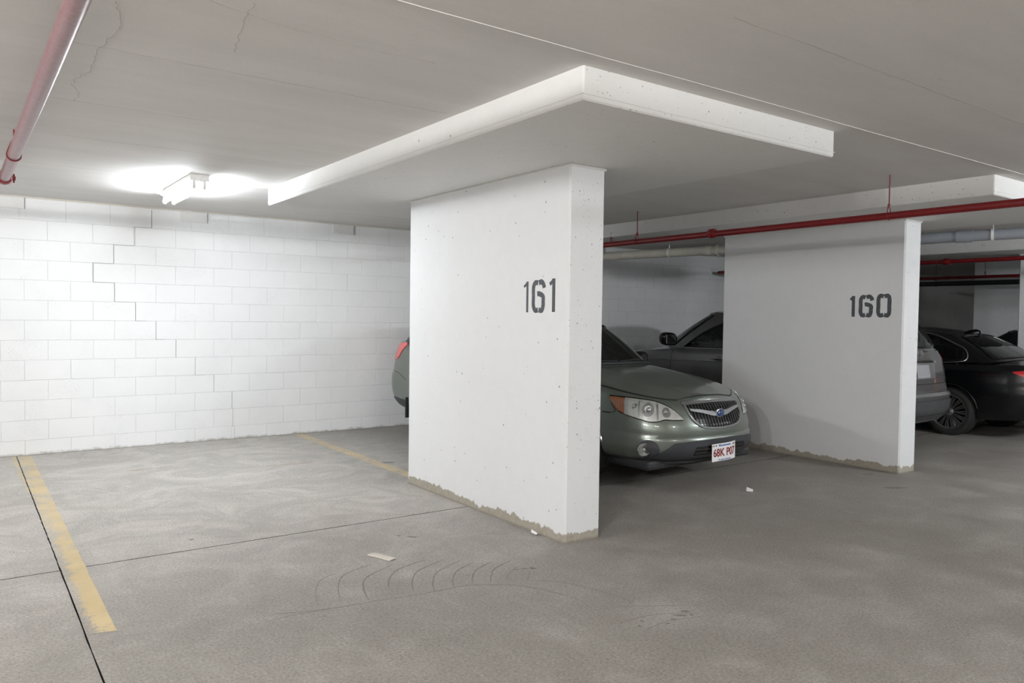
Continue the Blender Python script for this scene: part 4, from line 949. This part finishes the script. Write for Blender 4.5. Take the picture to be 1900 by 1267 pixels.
pl = mesh_obj('licence_plate', vs, fs, M_plate, car, smooth=True, label='white plate with dark red characters'); pl.location = (-.035, -.045, .352); pl.rotation_euler = (.06, -.035, 0)
def bend(o, add=0):
    for v in o.data.vertices:
        x = v.co.x * o.scale.x + o.location.x; v.co.z += .014 * math.sin(x * 14 + .6) - .004 * ((v.co.y + o.location.z) / .08)
        v.co.y += .004 * math.sin(x * 9)
t1 = text_mesh('68K P07', .098, .0006, M_platered, pl, (0, -.0012, -.006), 'plate_number', .0022, .80); bend(t1)
t2 = text_mesh('Massachusetts', .026, .0005, M_plateblue, pl, (0, -.0012, .062), 'plate_state_name', .0005, .95); bend(t2)
t3 = text_mesh('The Spirit of America', .018, .0005, M_plateblue, pl, (0, -.0012, -.067), 'plate_motto', .0003, .95); bend(t3)
for x in (-.105, .105):
    b_ = G().lathe([(0, .003), (.006, .002), (.007, 0)], (0, 0, 0), (0, -1, 0), 12).obj('plate_bolt', M_gloss_black, pl, smooth=True); b_.location = (x, -.004 - .014 * math.sin(x * 14 + .6), .062)
for x, t_ in ((-.132, 'DEC'), (.132, '09')): bend(text_mesh(t_, .016, .0005, M_platered, pl, (x, -.0012, .062), 'plate_sticker', .0004))

# ---------------- charcoal crossover, nose to the block wall
def reverse_car(name, x, ynose, **kw): return empty(name, (x, ynose, 0), math.pi, **kw)
T = Tub(*SUV_ARGS); HS = House(*SUVH_ARGS); fnT = lambda a, b, o=0: T.B(a, b, o); fnL = lambda a, b, o=0: T.B(-a, b, o)
car = reverse_car('crossover_car', 9.33, 9.32, label='charcoal grey crossover behind the second pillar, nose to the block wall', category='car')
tub_mesh(T, M_darkgrey, car, (.92, 3.66), .39, .36, hw=.92)
PAN = [
 ([(0, .05), (.40, .05), (.72, .05), (.92, .06)], [(0, .93), (.40, .93), (.72, .92), (.95, .90)], M_glass, 'windscreen'),
 ([(1.16, .04), (1.5, .03), (2.0, .03), (2.42, .03)], [(1.24, .42), (1.50, .84), (1.9, .92), (2.42, .93)], M_glass, 'side_window'),
 ([(2.52, .03), (2.9, .03), (3.3, .03), (3.5, .04)], [(2.52, .90), (2.9, .91), (3.3, .90), (3.42, .88)], M_privacy, 'side_window'),
 ([(3.58, .05), (3.85, .10), (4.15, .20)], [(3.52, .88), (3.8, .86), (4.1, .72)], M_privacy, 'side_window'),
 ([(HS.S - .66, .14), (HS.S - .4, .10), (HS.S, .10)], [(HS.S - .58, .84), (HS.S - .4, .88), (HS.S, .90)], M_privacy, 'rear_window')]
house_mesh(HS, M_darkgrey, car, PAN)
seats(car, 1.12, (2.55, 3.35), wz=.42); dash(car, 1.6, 1.15, .62, .38)
for s in (-1, 1):
    F_ = fnT if s > 0 else fnL; FH = (lambda a, v, o_=0, s=s: HS.B(a * s, v, o_))
    mirror(car, s, .90, 1.62, 1.25, M_gloss_black, 1.15)
    G().tube([FH(a, .015, .008) for a in np.linspace(1.20, 4.2, 40)], .006, 6).obj('chrome_belt_strip', M_satin, car, smooth=True)
    for yy in (1.56, 2.62, 3.42): line_on('door_gap', F_, [(T.py(yy), .34), (T.py(yy), .7), (T.py(yy) + .02, 1.10)], .0035, M_seam, car, .0, False)
    line_on('shoulder_crease', F_, [(T.py(1.0), .93), (T.py(2.2), .955), (T.py(3.6), .99)], .006, M_darkgrey, car, -.002, True)
    for yy in (2.45, 3.28):
        h_ = G().tube([F_(T.py(yy - .12), 1.005, .012), F_(T.py(yy - .09), 1.008, .035), F_(T.py(yy), 1.012, .042), F_(T.py(yy + .08), 1.010, .035), F_(T.py(yy + .11), 1.008, .012)], .011, 8).obj('door_handle', M_satin, car, smooth=True)
        cb, ct = circ((T.py(yy) - .01, 1.0), .075, .032); patch('handle_cup', F_, cb, ct, M_gloss_black, h_, .001, .003, 12, 3)
    patch('wheel_arch_cladding', F_, [(T.py(.92) + .40 * math.cos(math.radians(a)) * -1, .36 + .40 * math.sin(math.radians(a))) for a in range(8, 173, 8)], [(T.py(.92) - .46 * math.cos(math.radians(a)), .36 + .46 * math.sin(math.radians(a))) for a in range(8, 173, 8)], M_cladding, car, .012, .014, 30, 2)
    patch('wheel_arch_cladding', F_, [(T.py(3.66) + .40 * math.cos(math.radians(a)) * -1, .36 + .40 * math.sin(math.radians(a))) for a in range(8, 173, 8)], [(T.py(3.66) - .46 * math.cos(math.radians(a)), .36 + .46 * math.sin(math.radians(a))) for a in range(8, 173, 8)], M_cladding, car, .012, .014, 30, 2)
    patch('sill_cladding', F_, [(T.py(1.4), .28), (T.py(3.2), .28)], [(T.py(1.4), .40), (T.py(3.2), .40)], M_cladding, car, .014, .02, 20, 3)
    y2 = T.py(4.45)
    patch('tail_lamp', F_, [(y2 - .10, 1.07), (y2 + .1, 1.03), (y2 + .3, 1.04)], [(y2 - .12, 1.13), (y2 + .1, 1.155), (y2 + .26, 1.13)], M_redlens, car, .010, .014, 16, 5)
    patch('rear_reflector', F_, [(y2 + .12, .49), (y2 + .26, .49)], [(y2 + .12, .52), (y2 + .26, .52)], M_redlens, car, .012, .014, 6, 2)
    wheel(car, s * .90, .92, .355, 10); wheel(car, s * .90, 3.66, .355, 10)
S_ = T.S
fnR = lambda a, b, o=0: T.B(S_ - abs(a), b, o) * np.array([1 if a >= 0 else -1, 1, 1])
patch('rear_bumper_cladding', fnR, [(-1.05, .42), (0, .42), (1.05, .42)], [(-1.05, .60), (0, .60), (1.05, .60)], M_greyplastic, car, .014, .02, 40, 5)
patch('skid_plate', fnR, [(-.62, .335), (0, .33), (.62, .335)], [(-.72, .42), (0, .42), (.72, .42)], M_darkrim, car, .03, .03, 30, 4)
patch('bumper_step', fnR, [(-.86, .655), (0, .655), (.86, .655)], [(-.88, .69), (0, .69), (.88, .69)], M_satin, car, .012, .02, 40, 2)
line_on('tailgate_gap', fnR, [(-.70, 1.12), (-.66, .84), (-.55, .80), (0, .80), (.55, .80), (.66, .84), (.70, 1.12)], .004, M_seam, car, 0, False)
patch('plate_recess', fnR, [(-.30, .86), (0, .86), (.30, .86)], [(-.33, 1.05), (0, 1.05), (.33, 1.05)], M_satin, car, .004, .01, 16, 4)
patch('chrome_garnish', fnR, [(-.36, 1.052), (0, 1.058), (.36, 1.052)], [(-.34, 1.075), (0, 1.082), (.34, 1.075)], M_chrome, car, .016, .02, 20, 2)
pp = patch('licence_plate', fnR, [(-.152, .875), (.152, .875)], [(-.152, 1.028), (.152, 1.028)], M_plategrey, car, .012, .004, 4, 2)
q = Vector(fnR(0, 1.15, .006)); nrm = (Vector(fnR(0, 1.15, .1)) - q).normalized()
g = G()
for (rx, rz, t_) in ((.075, .05, .006), (.028, .046, .005), (.052, .02, .005)):
    g.tube([q + Vector((rx * math.cos(a), .006, rz * math.sin(a) + (.022 if rz == .02 else 0))) for a in np.linspace(0, 2 * math.pi, 37)[:-1]], t_, 8, closed=True)
g.obj('emblem', M_chrome, car, smooth=True)

# ---------------- black saloon and a second dark car beyond it
def saloon(x, ynose, pnt, label, detail=True):
    T = Tub(*SED_ARGS); HS = House(*SEDH_ARGS); fnT = lambda a, b, o=0: T.B(a, b, o); fnL = lambda a, b, o=0: T.B(-a, b, o)
    car = reverse_car('saloon_car', x, ynose, label=label, category='car')
    tub_mesh(T, pnt, car, (.80, 3.47), .362, .335, hw=.90)
    PAN = [
     ([(0, .05), (.40, .05), (.70, .05), (.88, .06)], [(0, .93), (.40, .93), (.68, .92), (.88, .90)], M_glass, 'windscreen'),
     ([(1.18, .04), (1.5, .03), (1.9, .03), (2.22, .03)], [(1.36, .40), (1.75, .80), (2.0, .88), (2.22, .90)], M_glass, 'side_window'),
     ([(2.30, .03), (2.6, .03), (2.85, .06), (2.98, .14), (3.08, .36)], [(2.30, .90), (2.5, .90), (2.7, .86), (2.92, .74), (3.08, .52)], M_privacy, 'side_window'),
     ([(HS.S - .70, .10), (HS.S - .4, .08), (HS.S, .08)], [(HS.S - .62, .86), (HS.S - .4, .90), (HS.S, .92)], M_privacy, 'rear_window')]
    house_mesh(HS, pnt, car, PAN); seats(car, .98, (2.45, 3.1), wz=.38); dash(car, 1.5, 1.0, .6, .37)
    for s in (-1, 1):
        F_ = fnT if s > 0 else fnL; FH = (lambda a, v, o_=0, s=s: HS.B(a * s, v, o_))
        mirror(car, s, .84, 1.82, 1.02, pnt)
        loop = [(1.14, .01), (1.7, .0), (2.4, .0), (2.85, .02), (2.99, .06), (3.10, .25), (3.15, .45), (3.08, .60), (2.93, .80), (2.7, .92), (2.3, .96), (1.9, .94)]
        G().tube([FH(*q, .008) for q in resamp(loop, 60, True)], .006, 6).obj('window_trim', M_satin if detail else M_gloss_black, car, smooth=True)
        for yy in (1.5, 2.52, 3.30): line_on('door_gap', F_, [(T.py(yy), .28), (T.py(yy), .6), (T.py(yy) + (.10 if yy > 3 else 0), .92)], .0035, M_seam, car, .0, False)
        line_on('shoulder_crease', F_, [(T.py(.9), .78), (T.py(2.2), .80), (T.py(3.6), .83), (T.py(4.2), .84)], .006, pnt, car, -.002, True)
        for yy in (2.3, 3.05): G().tube([F_(T.py(yy - .1), .80, .01), F_(T.py(yy), .805, .04), F_(T.py(yy + .1), .80, .01)], .011, 8).obj('door_handle', pnt, car, smooth=True)
        P = [F_(T.py(3.47 - .372 * math.cos(math.radians(a))), .335 + .372 * math.sin(math.radians(a)), .002) for a in range(8, 173, 6)]
        G().tube(P, .008, 6).obj('arch_lip', pnt, car, smooth=True)
        y2 = T.py(4.24)
        tl = patch('tail_lamp', F_, [(y2 - .0, .905), (y2 + .12, .855), (y2 + .30, .80), (y2 + .62, .80)], [(y2 + .0, .915), (y2 + .12, .935), (y2 + .30, .93), (y2 + .60, .92)], M_redlens, car, .010, .014, 20, 6)
        line_on('light_bar', F_, [(y2 + .10, .875), (y2 + .30, .835), (y2 + .58, .83)], .006, M_palered, tl, .013)
        cb, ct = circ((T.py(3.95), .83), .075, .07); line_on('fuel_flap_gap', F_, cb + ct[::-1], .002, M_seam, car, 0) if s < 0 else None
        patch('rear_reflector', F_, [(y2 + .22, .42), (y2 + .42, .42)], [(y2 + .22, .445), (y2 + .42, .445)], M_redlens, car, .010, .012, 8, 2)
        wheel(car, s * .885, .80, .325, 15, .235, split=True, mat=M_rim); wheel(car, s * .885, 3.47, .325, 15, .235, split=True, mat=M_rim)
    q = Vector(HS.roof(HS.S - .25, 0)); P = [(q.x, q.y - .14, q.z + .0), (q.x, q.y - .06, q.z + .025), (q.x, q.y + .03, q.z + .045), (q.x, q.y + .075, q.z + .035), (q.x, q.y + .085, q.z - .01)]
    G().tube(P, [.012, .024, .02, .012, .014], 10).obj('roof_fin', M_gloss_black, car, smooth=True)
    return car
saloon(11.86, 8.50, M_black, 'black saloon with multi-spoke wheel at the far right')
saloon(14.45, 7.45, M_navy, 'dark car of which only roof and window show behind the black saloon', False)
